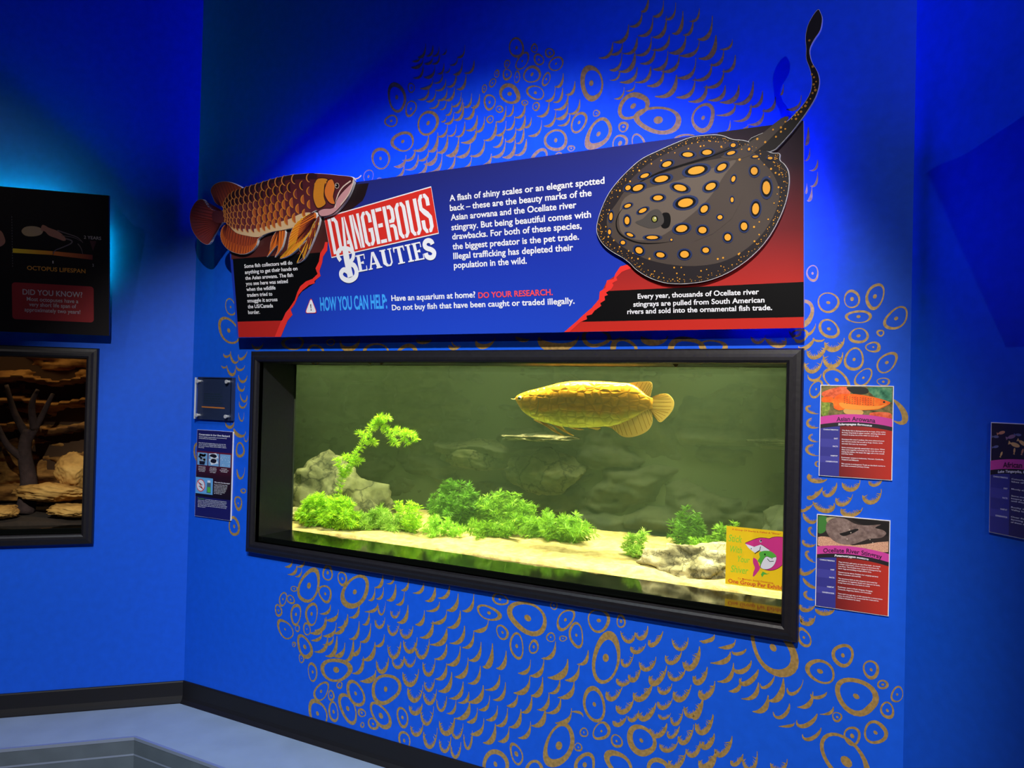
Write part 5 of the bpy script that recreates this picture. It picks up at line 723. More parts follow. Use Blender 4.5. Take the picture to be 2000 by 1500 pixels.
SER = {'E': [[(.12, 0), (.42, 0), (.42, 1), (.12, 1)], [(0, .92), (.9, .92), (.9, 1), (0, 1)], [(.80, .70), (.9, .70), (.9, .95), (.84, .95)], [(.42, .46), (.72, .42), (.72, .60), (.42, .54)], [(0, 0), (.95, 0), (.95, .08), (0, .08)], [(.85, .05), (.95, .05), (.95, .32), (.88, .28)]],
 'A': [[(.04, 0), (.18, 0), (.55, 1), (.42, 1)], [(.42, 1), (.64, 1), (1, 0), (.68, 0)], [(.22, .27), (.78, .27), (.78, .36), (.22, .36)], [(-.06, 0), (.3, 0), (.3, .07), (-.06, .07)], [(.60, 0), (1.08, 0), (1.08, .07), (.60, .07)]],
 'U': [[(.10, 1), (.40, 1), (.40, .22), (.52, .09), (.64, .09), (.76, .22), (.76, 1), (.88, 1), (.88, .18), (.70, 0), (.36, 0), (.10, .18)], [(-.02, .93), (.50, .93), (.50, 1), (-.02, 1)], [(.64, .93), (1, .93), (1, 1), (.64, 1)]],
 'T': [[(.36, 0), (.66, 0), (.66, 1), (.36, 1)], [(0, .9), (1, .9), (1, 1), (0, 1)], [(0, .70), (.07, .70), (.14, .92), (0, .92)], [(1, .70), (.93, .70), (.86, .92), (1, .92)], [(.20, 0), (.82, 0), (.82, .07), (.20, .07)]],
 'I': [[(.28, 0), (.72, 0), (.72, 1), (.28, 1)], [(.02, 0), (.98, 0), (.98, .08), (.02, .08)], [(.02, .92), (.98, .92), (.98, 1), (.02, 1)]]}
q4 = P('beaut'); 
def bq(x, z):
    a = [q4[0][j] + (q4[1][j] - q4[0][j]) * x for j in (0, 1)]; c = [q4[3][j] + (q4[2][j] - q4[3][j]) * x for j in (0, 1)]; return (a[0] + (c[0] - a[0]) * z, a[1] + (c[1] - a[1]) * z)
b = MB(); x = 0
for ch, wd in (('E', .15), ('A', .18), ('U', .175), ('T', .155), ('I', .085), ('E', .14), ('S', .135)):
    if ch == 'S':
        pts = [bq(x + wd * .92 * px, pz) for px, pz in smooth([(.92, .72), (.86, .88), (.6, .97), (.28, .92), (.14, .74), (.3, .57), (.68, .44), (.88, .26), (.7, .05), (.36, .02), (.10, .14), (.08, .32)], 4, False)]; b.stroke(pts, .019, -.0150)
    else:
        for k_, pg in enumerate(SER[ch]): b.poly([bq(x + wd * .90 * px, pz) for px, pz in pg], -.0150 - k_ * 6e-5)
    x += wd + .012 * .0
for k, wd, y_ in (('bsw0', .030, -.0152), ('bsw1', .017, -.0155), ('bsw2', .021, -.0158)): b.stroke(smooth(P(k), 5, False), wd, y_)
b.build('script_lettering', INK, sg)
# stingray cut-out: white foam core, printed face
Y1 = -.028
ray = smooth(P('ray'), 4); tail = smooth(P('tail'), 3)
b = MB(); b.plate(ray, Y1, -.0145, 1, 1); b.plate(tail, Y1, -.0150, 1, 1)
rface = grow(ray, -.0013); tface = grow(tail, -.0010)
RB = mat('ray_edge_print', (32, 26, 31), .45); RM = mat('ray_brown_print', (72, 62, 57), .45); RLT = mat('ray_light_print', (98, 87, 79), .45); RLO = mat('ray_lobe_print', (58, 49, 54), .45); RTL = mat('ray_tail_print', (22, 16, 18), .45)
b.poly(rface, Y1 - .0003, 2); b.poly(tface, Y1 - .0005, 6)
b.poly(smooth(P('ray_mid'), 4), Y1 - .0007, 3); b.poly(smooth(P('ray_lobe'), 3), Y1 - .0009, 5); b.poly(smooth(P('ray_light'), 4), Y1 - .0011, 4); b.poly(P('ray_shade'), Y1 - .0013, 3); b.poly(smooth(P('ray_tailmid'), 3), Y1 - .0015, 3)
b.stroke(smooth(P('ray_head'), 4, False), .005, Y1 - .0016, 7, taper=True); b.stroke(smooth(P('ray_fold'), 4, False), .005, Y1 - .0016, 7, taper=True)
b.poly(smooth(P('ray_spir'), 3), Y1 - .0016, 7); b.poly(smooth(P('ray_eye'), 3), Y1 - .0018, 8)
HALO = mat('ray_halo_print', (30, 46, 92), .45); SPOTM = mat('ray_spot_print', (226, 158, 46), .45); EYEG = mat('ray_eye_print', (70, 66, 64), .45)
sp_ = [[k / 1e4 for k in s] for s in D['spots']]
for s in sp_[:-1]:
    A_, B_ = (s[2], s[3]), (s[4], s[5]); rr_ = sqrt(s[2] ** 2 + s[3] ** 2)
    b.ell(s[:2], A_, B_, Y1 - .0019, 9, 18, 1.75); b.ell(s[:2], A_, B_, Y1 - .0021, 7, 18, 1.38); b.ell(s[:2], A_, B_, Y1 - .0023, 10, 16, 1.0)
s = sp_[-1]; b.ell(s[:2], (s[2] * 1.5, s[3] * 1.5), (s[4] * 1.4, s[5] * 1.4), Y1 - .0020, 7, 16); b.ell(s[:2], (s[2], s[3]), (s[4], s[5]), Y1 - .0022, 11, 16); b.ell((s[0] + .002, s[1] + .003), (.0022, 0), (0, .003), Y1 - .0024, 1, 10)
rr = random.Random(3); n = len(rface)
for lay, (ins, cnt, rad) in enumerate(((.008, 170, .0013), (.016, 120, .0017), (.030, 46, .0026), (.052, 24, .0036))):
    q = grow(rface, -ins)
    for k in range(cnt):
        t = (k + rr.random()) / cnt * n; i = int(t) % n; f_ = t - int(t); a, c = q[i], q[(i + 1) % n]; p = (a[0] + (c[0] - a[0]) * f_ + rr.uniform(-.004, .004), a[1] + (c[1] - a[1]) * f_ + rr.uniform(-.004, .004))
        if lay == 3 and i < n * .45: continue
        r_ = rad * rr.uniform(.6, 1.3); b.ell(p, (r_, 0), (0, r_), Y1 - .0018, 10, 7)
for p in P('tdots'):
    r_ = rr.uniform(.0022, .004); b.ell(p, (r_, 0), (0, r_), Y1 - .0020, 10, 8)
ray_o = b.build('stingray_cutout', [INK, WHITE, RB, RM, RLT, RLO, RTL, BLACK, EYEG, HALO, SPOTM, mat('ray_iris_print', (150, 150, 70), .4)], sg)
# arowana cut-out
AY = -.028
AROB = ramp_mat('arowana_body_print', 2, [(.30, (196, 112, 54)), (.40, (142, 66, 46)), (.50, (92, 40, 50)), (.62, (76, 28, 38))], .45)
AF = mat('arowana_fin_print', (150, 62, 34), .45); AFD = mat('arowana_fin_dark_print', (84, 28, 30), .45); AFO = mat('arowana_orange_print', (212, 108, 34), .45); AFY = mat('arowana_yellow_print', (226, 164, 40), .45); ACR = mat('arowana_cream_print', (206, 176, 138), .45); APK = mat('arowana_pink_print', (196, 142, 150), .45); AGL = mat('arowana_gold_print', (196, 124, 34), .45); ABK = mat('arowana_back_print', (44, 18, 28), .45); AED = mat('arowana_scale_edge_print', (206, 132, 66), .45)
def fincut(name, key, pr, mi_base, mi_ray, root, k=26, y=AY, tip=None):
    o = smooth(P(key), 3); b = MB(); b.plate(o, y, -.0150, 1, 1); fo = grow(o, -.0010); b.poly(fo, y - .0004, 0)
    (ax, az), (bx, bz) = root; n = len(fo)
    for i in range(0, n, max(1, n // k)):
        p = fo[i]; t = min(1, max(0, ((p[0] - ax) * (bx - ax) + (p[1] - az) * (bz - az)) / ((bx - ax) ** 2 + (bz - az) ** 2 + 1e-9))); q = (ax + (bx - ax) * t, az + (bz - az) * t)
        d = sqrt((p[0] - q[0]) ** 2 + (p[1] - q[1]) ** 2)
        if d < .02: continue
        b.stroke([(q[0] * .95 + p[0] * .05, q[1] * .95 + p[1] * .05), (q[0] * .05 + p[0] * .95, q[1] * .05 + p[1] * .95)], .0042, y - .0007, 2, wf=lambda t: 1 - .7 * t)
        if tip is not None:
            b.stroke([(q[0] * .35 + p[0] * .65, q[1] * .35 + p[1] * .65), (q[0] * .02 + p[0] * .98, q[1] * .02 + p[1] * .98)], .005, y - .0009, 3, wf=lambda t: .4 + .6 * t)
    return b.build(name, [mi_base, WHITE, mi_ray] + ([tip] if tip is not None else []), pr)
b = MB(); body = smooth(P('a_body'), 3); b.plate(body, AY, -.0150, 1, 1); b.poly(grow(body, -.001), AY - .0010, 0)
b.poly(smooth(P('a_back'), 3), AY - .0012, 2); b.poly(smooth(P('a_belly'), 3), AY - .0012, 3)
tp = smooth(P('a_top'), 8, False); bt = smooth(P('a_bot'), 8, False)
def curve(c, t): f_ = t * (len(c) - 1); i = min(int(f_), len(c) - 2); f_ -= i; return (c[i][0] + (c[i + 1][0] - c[i][0]) * f_, c[i][1] + (c[i + 1][1] - c[i][1]) * f_)
NC, NRW = 16, 6
for i in range(NC):
    for j in range(NRW):
        t = (i + (.5 if j % 2 else 0) + .3) / NC; t = t ** .92; s_ = (j + .6) / NRW
        if t > .99: continue
        a, c = curve(tp, t), curve(bt, t); x_, z_ = a[0] + (c[0] - a[0]) * s_, a[1] + (c[1] - a[1]) * s_; h = sqrt((a[0] - c[0]) ** 2 + (a[1] - c[1]) ** 2) / NRW
        wd_ = min(.044, h * 1.0)
        arc = [(x_ + wd_ * (.55 - .95 * cos(u)) - .25 * wd_, z_ + h * .72 * sin(u)) for u in [(-1.15 + 2.3 * k / 8) for k in range(9)]]
        b.poly(arc, AY - .0014 - .00002 * j, 4 if (s_ > .45 and t < .55) else (5 if s_ > .3 else 2))
        b.stroke(arc, .0058, AY - .0018, 7 if t < .45 and s_ > .25 else 6, wf=lambda u: .35 + .65 * sin(pi * u))
b.poly(smooth(P('a_gill'), 3), AY - .0020, 7); b.poly(smooth(P('a_cheek'), 3), AY - .0022, 8); b.poly(smooth(P('a_jaw'), 3), AY - .0022, 9)
for k, c, wd in (('a_gill', 2, .004), ('a_cheek', 2, .004), ('a_mline', 10, .005), ('a_jaw', 2, .003)): b.stroke(smooth(P(k), 3, k != 'a_mline'), wd, AY - .0024, c)
for k in range(9):                                        # pleats of the gill cover
    g = P('a_gill'); cz = min(p[1] for p in g) + (max(p[1] for p in g) - min(p[1] for p in g)) * (k + 1) / 10.5; cx_ = sum(p[0] for p in g) / len(g); b.stroke([(cx_ - .012, cz), (cx_ + .012, cz + .002)], .0016, AY - .0025, 2, taper=True)
e = P('a_eye')[0]
for r_, mi in ((.0115, 10), (.0095, 11), (.0065, 12)): b.ell(e, (r_, 0), (0, r_), AY - .0026 - r_ * 0 - .0002 * mi * .2, mi, 20)
b.ell((e[0] - .002, e[1] + .0015), (.0022, 0), (0, .0022), AY - .0056, 1, 10)
aro = b.build('arowana_cutout', [AROB, WHITE, ABK, ACR, mat('arowana_scale_warm_print', (168, 84, 44), .45), mat('arowana_scale_dark_print', (110, 48, 52), .45), AED, AGL, mat('arowana_cheek_print', (206, 112, 44), .45), APK, mat('arowana_pale_line_print', (216, 196, 186), .45), mat('arowana_eye_print', (46, 34, 34), .3), BLACK], sg)
R_ = lambda k, i, j: (P(k)[i], P(k)[j])
fincut('dorsal_fin_print', 'a_dorsal', aro, AF, AFD, R_('a_dorsal', 0, 7), 22); fincut('tail_fin_print', 'a_caudal', aro, mat('arowana_tail_print', (140, 52, 48), .45), AFD, R_('a_caudal', 0, 13), 30); fincut('anal_fin_print', 'a_anal', aro, AF, AFD, R_('a_anal', 0, 10), 30, tip=AFO)
fincut('pelvic_fin_print', 'a_pelvic', aro, AFO, AFD, R_('a_pelvic', 0, 12), 12, y=AY + .003); fincut('pectoral_fin_print', 'a_pect2', aro, AFD, AF, R_('a_pect2', 0, 12), 12, y=AY + .002, tip=AFY); fincut('pectoral_fin_print', 'a_pect', aro, AFO, AFD, R_('a_pect', 0, 11), 22, y=AY - .003, tip=AFY)
b = MB()
for k in ('a_whisk', 'a_whisk2'): b.stroke(smooth(P(k), 4, False), .0045, AY - .0026)
b.build('whisker_print', mat('arowana_pale_line_print', (216, 196, 186)), aro)
led(sg, .24, SWD - .10, .47, .098, (0.0, 0.03, 1.0), 600.0, ((SWD - .08, .16, .45),)); baffle(sg, .03, .30, SHT - .002, .045); baffle(sg, SWD - .03, .10, SHT - .002, .07)
# ------------------------------------------------------------------ octopus sign on the left wall and the sign further right
so = Vector((-S2 * .36 + S2 * .06, -S2 * .36 - S2 * .06, 1.7525))
os_ = bpy.data.objects.new('exhibit_sign', None); C.objects.link(os_); os_.matrix_world = Matrix.Translation(so) @ Matrix.Rotation(radians(45), 4, 'Z') @ Matrix.Rotation(TILT, 4, 'X')
os_['label'] = 'black octopus lifespan sign above the dim left aquarium'; os_['category'] = 'sign'
b = MB(); b.plate([(-1.5, 0), (0, 0), (0, .640), (-1.5, .640)], -.012, .012, 0, 1); b.build('panel', [mat('black_sign_print', (16, 11, 13), .5, spec=.3), mat('sign_blue_edge', (34, 26, 96), .5)], os_)
sign_brackets(os_, (-1.3, -.75, -.2), .64)
b = MB(); b.poly(P('o_bar1'), -.0125, 0); b.poly(P('o_bar2'), -.0125, 1); l = P('o_line'); z = l[0][1]
while z > l[1][1]: b.poly([(l[0][0] - .0012, z), (l[0][0] + .0012, z), (l[0][0] + .0012, z - .006), (l[0][0] - .0012, z - .006)], -.0125, 3); z -= .012
b.poly(P('o_tri'), -.0125, 4)
bl = P('o_bar1'); 
b.build('timeline_bar', [ramp_mat('lifespan_yellow', 0, [(bl[0][0], (228, 196, 40)), (bl[1][0], (214, 128, 40))]), ramp_mat('lifespan_orange', 0, [(P('o_bar2')[0][0], (206, 110, 44)), (P('o_bar2')[1][0], (112, 44, 36))]), RED, mat('grey_print', (96, 92, 92), .5), mat('maroon_print', (66, 30, 36), .5)], os_)
b = MB(); b.poly(smooth(P('o_mantle'), 3), -.0125, 0); b.poly(smooth(P('o_head'), 3), -.0127, 1)
for k, wd in (('o_arm0', .006), ('o_arm1', .005), ('o_arm2', .004), ('o_arm3', .003)): b.stroke(smooth(P(k), 4, False), wd, -.0129, 2, wf=lambda t: 1.1 - .6 * t)
b.build('octopus_print', [mat('octopus_tan_print', (172, 148, 108), .5), mat('octopus_pink_print', (164, 112, 88), .5), mat('octopus_grey_print', (104, 92, 92), .5)], os_)
b = MB(); b.poly(smooth(P('o_frag'), 3), -.0125, 0); b.build('arm_print', MATS['octopus_pink_print'], os_)
cd = P('o_card'); b = MB(); cx, cz = sum(p[0] for p in cd) / 4, sum(p[1] for p in cd) / 4; x0, x1, z0, z1 = cd[0][0], cd[1][0], cd[2][1], cd[0][1]; r = .014
b.poly([(X + r * cos(a), Z + r * sin(a)) for X, Z, s in ((x1 - r, z1 - r, 0), (x0 + r, z1 - r, 1), (x0 + r, z0 + r, 2), (x1 - r, z0 + r, 3)) for a in [pi / 2 * (s + k / 5) for k in range(6)]], -.0125); b.build('fact_card', mat('dark_red_card', (138, 30, 34), .5), os_)
lettering('amber_lettering', D['t_o1'], -.0128, mat('amber_print', (206, 140, 44), .5), os_, .012); [lettering('scale_lettering', [l_], -.0130, mat('dull_white_print', (176, 170, 170), .5), os_, .008) for l_ in D['t_o2']]; lettering('heading_lettering', D['t_o3'], -.0130, MATS['dull_white_print'], os_, .012); lettering('fact_lettering', D['t_o4'], -.0130, MATS['dull_white_print'], os_, .008)
led(os_, -1.45, -.16, .54, .098, (0.0, 1.0, 0.36), 210.0, ((-.08, .24, .5),)); baffle(os_, -.03, .10, .638, .035)
rs = bpy.data.objects.new('exhibit_sign', None); C.objects.link(rs); rs.matrix_world = Matrix.Translation(Vector((WL + S2 * .53 - S2 * .06, -S2 * .53 - S2 * .06, 1.7525))) @ Matrix.Rotation(radians(-45), 4, 'Z') @ Matrix.Rotation(TILT, 4, 'X')
rs['label'] = 'black exhibit sign on the right wall beside the photo edge'; rs['category'] = 'sign'
b = MB(); b.plate([(0, 0), (1.6, 0), (1.6, .62), (0, .56)], -.012, 0, 0); b.build('panel', MATS['black_sign_print'], rs); led(rs, .16, 1.5, .50, .095, (0.0, 0.03, 1.0), 90.0); baffle(rs, .03, .10, .55, .045); sign_brackets(rs, (.3, 1.3), .56)
# ------------------------------------------------------------------ small labels on the walls
PURP = mat('magenta_print', (198, 62, 152), .45); NAVY = mat('indigo_print', (50, 50, 136), .45); NAVY2 = mat('indigo_light_print', (62, 62, 152), .45); PLUM = mat('plum_print', (52, 14, 52), .45)
def species_label(label, loc, rotz, wd, ht, title, tw, latin, lw, rows, body, photo, red, heads=True, group=None):
    t = thing('species_label', label, 'label', loc, (0, 0, rotz), group); th = .006
    b = MB(); b.plate([(0, 0), (wd, 0), (wd, ht), (0, ht)], -th, -.0005, 0); b.build('board', WHITE, t)
    arch = lambda u, v: (u * wd, (1 - v + .04 * (1 - (2 * u - 1) ** 2)) * ht)
    m_ = .0022; U = [m_ / wd + (1 - 2 * m_ / wd) * k / 16 for k in range(17)]
    b = MB(); b.poly([(m_, ht - m_)] + [arch(u, .352) for u in U] + [(wd - m_, ht - m_)], -th - .0003, 0); ph = photo(Clipped(b, wd, ht), wd, ht, -th - .0005); ob = b.build('photo_print', ph, t)
    b = MB(); up = [arch(u, .352) for u in U]; mid = [arch(u, .437) for u in U]; lo_ = [arch(u, .480) for u in U]
    b.poly(up + mid[::-1], -th - .0016, 0); b.poly(mid + lo_[::-1], -th - .0016, 1)
    b.poly([(p if p[0] < .285 * wd else None) for p in lo_ if p[0] < .285 * wd] + [(.285 * wd, lo_[5][1]), (.285 * wd, m_), (m_, m_)], -th - .0014, 2)
    for v0, v1 in ((.59, .68), (.78, .85)): b.poly([(m_, ht * (1 - v0)), (.285 * wd, ht * (1 - v0)), (.285 * wd, ht * (1 - v1)), (m_, ht * (1 - v1))], -th - .0016, 3)
    b.poly([(wd - m_, m_), (.285 * wd, m_), (.285 * wd, lo_[5][1])] + [p for p in lo_ if p[0] > .285 * wd], -th - .0014, 4)
    b.build('text_panel', [PURP, DARK, NAVY, NAVY2, red], t)
    wp = lambda X: .04 * ht * (1 - (2 * X / wd - 1) ** 2)
    lettering('title_lettering', [(title, int((.5 - tw / 2) * wd * 1e4), int((1 - .425) * ht * 1e4), int(tw * wd * 1e4), int(.047 * ht * 1e4))], -th - .002, PLUM, t, .02, wp)
    lettering('latin_lettering', [(latin, int((.49 - lw / 2) * wd * 1e4), int((1 - .470) * ht * 1e4), int(lw * wd * 1e4), int(.022 * ht * 1e4))], -th - .002, INK, t, .025, wp, slant=.15)
    L = []
    for s, v in rows: wr_ = .0138 * len(s); L.append((s, int((.262 - wr_) * wd * 1e4), int((1 - v) * ht * 1e4), int(wr_ * wd * 1e4), int(.013 * ht * 1e4)))
    for l_ in L: lettering('row_lettering', [l_], -th - .002, INK, t, .015)
    para = []
    for s, v, k in body:
        if not para or v - para[-1][-1][1] > .026: para.append([])
        para[-1].append((s, v, k))
    for g_ in para: lettering('fact_lettering', [(s, int(.315 * wd * 1e4), int((1 - v) * ht * 1e4), int(k * wd * 1e4), int(.0125 * ht * 1e4)) for s, v, k in g_], -th - .002, INK, t, .012)
    return t
class Clipped:
    def __init__(s, b, wd, ht): s.b = b; s.w = wd; s.h = ht
    def fix(s, p): x = min(max(p[0], .0042), s.w - .0042); top_ = s.h - .0042; lo = (1 - .348 + .04 * (1 - (2 * x / s.w - 1) ** 2)) * s.h; return (x, min(max(p[1], lo - .004), top_))
    def poly(s, pts, y, mi=0): s.b.poly([s.fix(p) for p in pts], y, mi)
    def stroke(s, *a, **k): s.b.stroke(*a, **k)
    def ell(s, *a, **k): s.b.ell(*a, **k)
def blob(b, cx, cz, rx, rz, y, mi, n=14, seed=0, wob=.2):
    r = random.Random(seed); b.poly(smooth([(cx + rx * (1 + r.uniform(-wob, wob)) * cos(2 * pi * k / n), cz + rz * (1 + r.uniform(-wob, wob)) * sin(2 * pi * k / n)) for k in range(n)], 2), y, mi)
def in_photo(p, wd, ht):                                    # keep inside the board above the arch
    return (min(max(p[0], .0045), wd - .0045), min(p[1], ht - .0045))
def photo_arowana(b, w_, h_, y):
    s = lambda pts: [in_photo((u * w_, (1 - v) * h_), w_, h_) for u, v in pts]
    b.poly(smooth(s([(.25, .02), (.36, .01), (.42, .08), (.36, .13), (.18, .14), (.05, .13), (.03, .08)]), 3), y, 1); b.poly(smooth(s([(.66, .02), (.98, .02), (.98, .17), (.86, .17), (.72, .10)]), 3), y, 2); b.poly(smooth(s([(.38, .02), (.62, .02), (.66, .08), (.5, .10), (.4, .06)]), 3), y - .0001, 3)
    b.poly(smooth(s([(.70, .29), (.9, .28), (.98, .30), (.98, .345), (.72, .33)]), 3), y - .0001, 1); b.poly(smooth(s([(.02, .20), (.12, .19), (.14, .25), (.10, .33), (.02, .33)]), 3), y - .0001, 4)
    b.poly(smooth(s([(.02, .14), (.16, .13), (.18, .17), (.04, .19)]), 3), y - .0002, 5)
    for k in range(16):
        r = random.Random(k); u, v = (r.uniform(.42, .64), r.uniform(.03, .09)) if k < 8 else (r.uniform(.72, .88), r.uniform(.08, .13)); b.stroke(s([(u, v + .03), (u + r.uniform(-.04, .04), v - .02)]), .0025, y - .0003, 3, taper=True)
    b.poly(smooth(s([(.02, .155), (.16, .135), (.19, .15), (.27, .10), (.5, .095), (.75, .125), (.93, .165), (.955, .185), (.88, .225), (.78, .255), (.62, .265), (.45, .27), (.36, .26), (.28, .275), (.20, .255), (.185, .205), (.15, .19), (.04, .19)]), 3), y - .0004, 5)
    b.poly(smooth(s([(.28, .19), (.55, .215), (.8, .215), (.92, .19), (.80, .245), (.6, .262), (.4, .262), (.3, .24)]), 3), y - .0006, 6); b.poly(smooth(s([(.34, .26), (.5, .25), (.6, .28), (.56, .32), (.36, .31)]), 3), y - .0005, 7)
    for i in range(12):
        for j in range(4): b.ell(s([(.34 + .036 * i, .125 + .022 * j + .004 * (i % 2) + .0012 * i)])[0], (.0014, 0), (.0006, .0018), y - .0007, 8, 6)
    b.ell(s([(.875, .172)])[0], (.003, 0), (0, .003), y - .0008, 3, 10)
    return [patch_mat('photo_olive', [(50, 52, 34), (112, 104, 62), (150, 130, 80)], 70), patch_mat('photo_red_orange', [(150, 66, 44), (226, 98, 60), (240, 130, 90)], 60), patch_mat('photo_teal', [(34, 84, 60), (70, 134, 100), (120, 170, 120)], 50), mat('photo_dark_plant', (30, 34, 26), .45), patch_mat('photo_moss', [(50, 70, 24), (110, 134, 52), (170, 180, 80)], 80), patch_mat('photo_orange', [(226, 78, 28), (242, 104, 36), (250, 140, 50)], 45), mat('photo_amber', (242, 150, 50), .45), mat('photo_tan', (214, 164, 90), .45), mat('photo_brown', (150, 70, 30), .45)]
def photo_ray(b, w_, h_, y):
    s = lambda pts: [in_photo((u * w_, (1 - v) * h_), w_, h_) for u, v in pts]
    b.poly(smooth(s([(.02, .25), (.2, .24), (.5, .30), (.98, .22), (.98, .33), (.7, .33), (.45, .335), (.2, .33), (.02, .34)]), 3), y, 1); b.poly(smooth(s([(.02, .02), (.14, .02), (.16, .08), (.12, .18), (.02, .2)]), 3), y, 2); b.poly(smooth(s([(.14, .03), (.3, .02), (.28, .06), (.16, .09)]), 3), y - .0001, 3)
    b.poly(smooth(s([(.5, .01), (.98, .03), (.98, .16), (.85, .14), (.6, .06)]), 3), y - .0001, 4)
    b.poly(smooth(s([(.13, .12), (.18, .05), (.30, .015), (.42, .03), (.52, .065), (.66, .075), (.80, .06), (.88, .05), (.80, .09), (.90, .105), (.95, .14), (.88, .19), (.74, .21), (.62, .25), (.5, .29), (.36, .30), (.24, .27), (.15, .20)]), 3), y - .0003, 5)
    b.poly(smooth(s([(.32, .19), (.40, .165), (.54, .12), (.58, .13), (.48, .18), (.38, .21)]), 3), y - .0004, 4)
    r = random.Random(2)
    for k in range(26):
        u, v = r.uniform(.2, .8), r.uniform(.06, .26); q = .0016 if k % 6 == 0 else .0007; b.ell(s([(u, v)])[0], (q, 0), (0, q), y - .0005, 6 if k % 6 == 0 else 4, 7)
    return [mat('photo_shade', (40, 32, 30), .45), patch_mat('photo_pink_gravel', [(150, 104, 86), (206, 156, 128), (226, 182, 150)], 300), mat('photo_leaf', (60, 120, 50), .45), mat('photo_pale_leaf', (166, 158, 110), .45), mat('photo_black', (22, 18, 18), .45), patch_mat('photo_ray_grey', [(88, 72, 68), (120, 100, 94), (148, 128, 120)], 60), mat('photo_ray_spot', (206, 190, 172), .45)]
def photo_cichlid(b, w_, h_, y):
    s = lambda pts: [in_photo((u * w_, (1 - v) * h_), w_, h_) for u, v in pts]; r = random.Random(6)
    for k, (u, v, a, mi) in enumerate([(.16, .09, .06, 1), (.30, .12, .07, 2), (.39, .10, .05, 3), (.35, .19, .08, 4), (.45, .17, .07, 4), (.34, .24, .04, 4), (.45, .24, .04, 1), (.08, .22, .05, 3), (.16, .28, .04, 4), (.60, .15, .07, 2), (.7, .22, .07, 4), (.82, .12, .06, 1), (.55, .28, .06, 3), (.9, .24, .05, 2), (.08, .13, .05, 3)]):
        g = r.uniform(-.5, .5) + (1.3 if k in (5, 6, 8) else 0); A_ = (a * w_ * cos(g) * .8, a * w_ * sin(g) * .8); B_ = (-A_[1] * .42, A_[0] * .42); c = s([(u, v)])[0]; b.ell(c, A_, B_, y, mi, 14)
        b.poly([(c[0] - A_[0] * .8, c[1] - A_[1] * .8), (c[0] - A_[0] * 1.5 + B_[0], c[1] - A_[1] * 1.5 + B_[1]), (c[0] - A_[0] * 1.5 - B_[0], c[1] - A_[1] * 1.5 - B_[1])], y, mi)
    return [mat('photo_night', (30, 24, 44), .45), mat('photo_fish_orange', (206, 140, 96), .45), mat('photo_fish_pink', (150, 112, 128), .45), mat('photo_fish_blue', (104, 110, 146), .45), mat('photo_fish_gold', (222, 176, 104), .45)]
ROWS1 = [('CHARACTERISTICS', .495), ('DIET', .59), ('FACTS', .675), ('HABITAT', .778), ('CONSERVATION', .843)]
B1 = [("This flashy fish is distinguished by its large, shiny scales.", .497, .59), ("Its long, long body is upper mouth, allowing this sleek", .52, .59), ("creature to jump out of the water to catch prey.", .543, .50), ("Hunting at the water's surface, this most advanced pred-", .593, .575), ("ator favours smaller fish as well as frogs, insects, birds", .616, .55), ("and bats that pass by overhead.", .64, .34), ("Some arowanas typically spend their time alone. When", .682, .58), ("they come together to breed, it's the male that ends up", .705, .58), ("raising the babies. He keeps the eggs safe in his mouth", .728, .575), ("until they hatch.", .75, .16), ("Freshwater streams in Indonesia, Vietnam, Cambodia,", .790, .57), ("Thailand and Malaysia", .813, .235), ("This species is endangered. Trade on the black market is", .858, .59), ("the Asian arowana's primary threat.", .88, .38)]
B2 = [("They hid their pale spots on top of its head - its mouth", .497, .565), ("is hidden underneath, where it sucks up food from the", .52, .55), ("river floor. The Ocellate river stingray is distinguished by", .543, .575), ("black rings surrounding orange-yellow dots.", .566, .45), ("Omnivorous by nature, Ocellate river stingrays eat bony", .605, .54), ("fishes, crustaceans, and small fish.", .628, .31), ("The venomous barb on this stingray's tail is used for", .672, .53), ("self defence. It regularly sheds and regrows its barb,", .695, .565), ("it may have more than one barb at a time!", .718, .43), ("Freshwater rivers in Brazil, Uruguay, Paraguay,", .765, .47), ("Venezuela, Argentina, Bolivia, and Colombia", .788, .45), ("There isn't enough data on this species for a conservation", .835, .60), ("status. It is fished for the ornamental fish trade and its", .858, .55), ("habitat is threatened by dams.", .88, .31)]
MARO = ramp_mat('label_maroon_print', 0, [(.05, (104, 26, 30)), (.13, (150, 40, 34)), (.21, (188, 48, 36))], .45)
GL = 'species labels beside the aquariums'
species_label('upper species label titled Asian Arowana right of the green aquarium', (2.8679, 0, 1.2967), 0, .2056, .2821, 'Asian Arowana', .53, 'Scleropages formosus', .46, ROWS1, B1, photo_arowana, MARO, group=GL)
species_label('lower species label titled Ocellate River Stingray right of the green aquarium', (2.865, 0, .8928), 0, .2058, .2848, 'Ocellate River Stingray', .80, 'Potamotrygon motoro', .46, ROWS1, B2, photo_ray, MARO, group=GL)
B3 = [("Colourful cichlids, found in the", .497, .58), ("lakes of eastern Africa.", .52, .50), ("Mostly algae and small animals.", .585, .58), ("Some mouthbrood their young,", .645, .58), ("keeping eggs safe in the mouth", .668, .58), ("until they hatch.", .69, .3), ("Rocky shores of the Rift", .745, .55), ("Valley lakes.", .768, .25), ("Over fishing and silt from", .83, .57), ("farming threaten many", .853, .5), ("of these species.", .876, .3)]
INDG = mat('label_indigo_print', (44, 36, 92), .45)
species_label('species label with small cichlids on the right wall cut by the photo edge', (WL + S2 * .2842, -S2 * .2842, 1.1975), RIGHT['rot'], .2056, .2870, 'African Rift Lake', .62, 'Lake Tanganyika, Malawi and Victoria', .74, ROWS1, B3, photo_cichlid, INDG, group=GL)
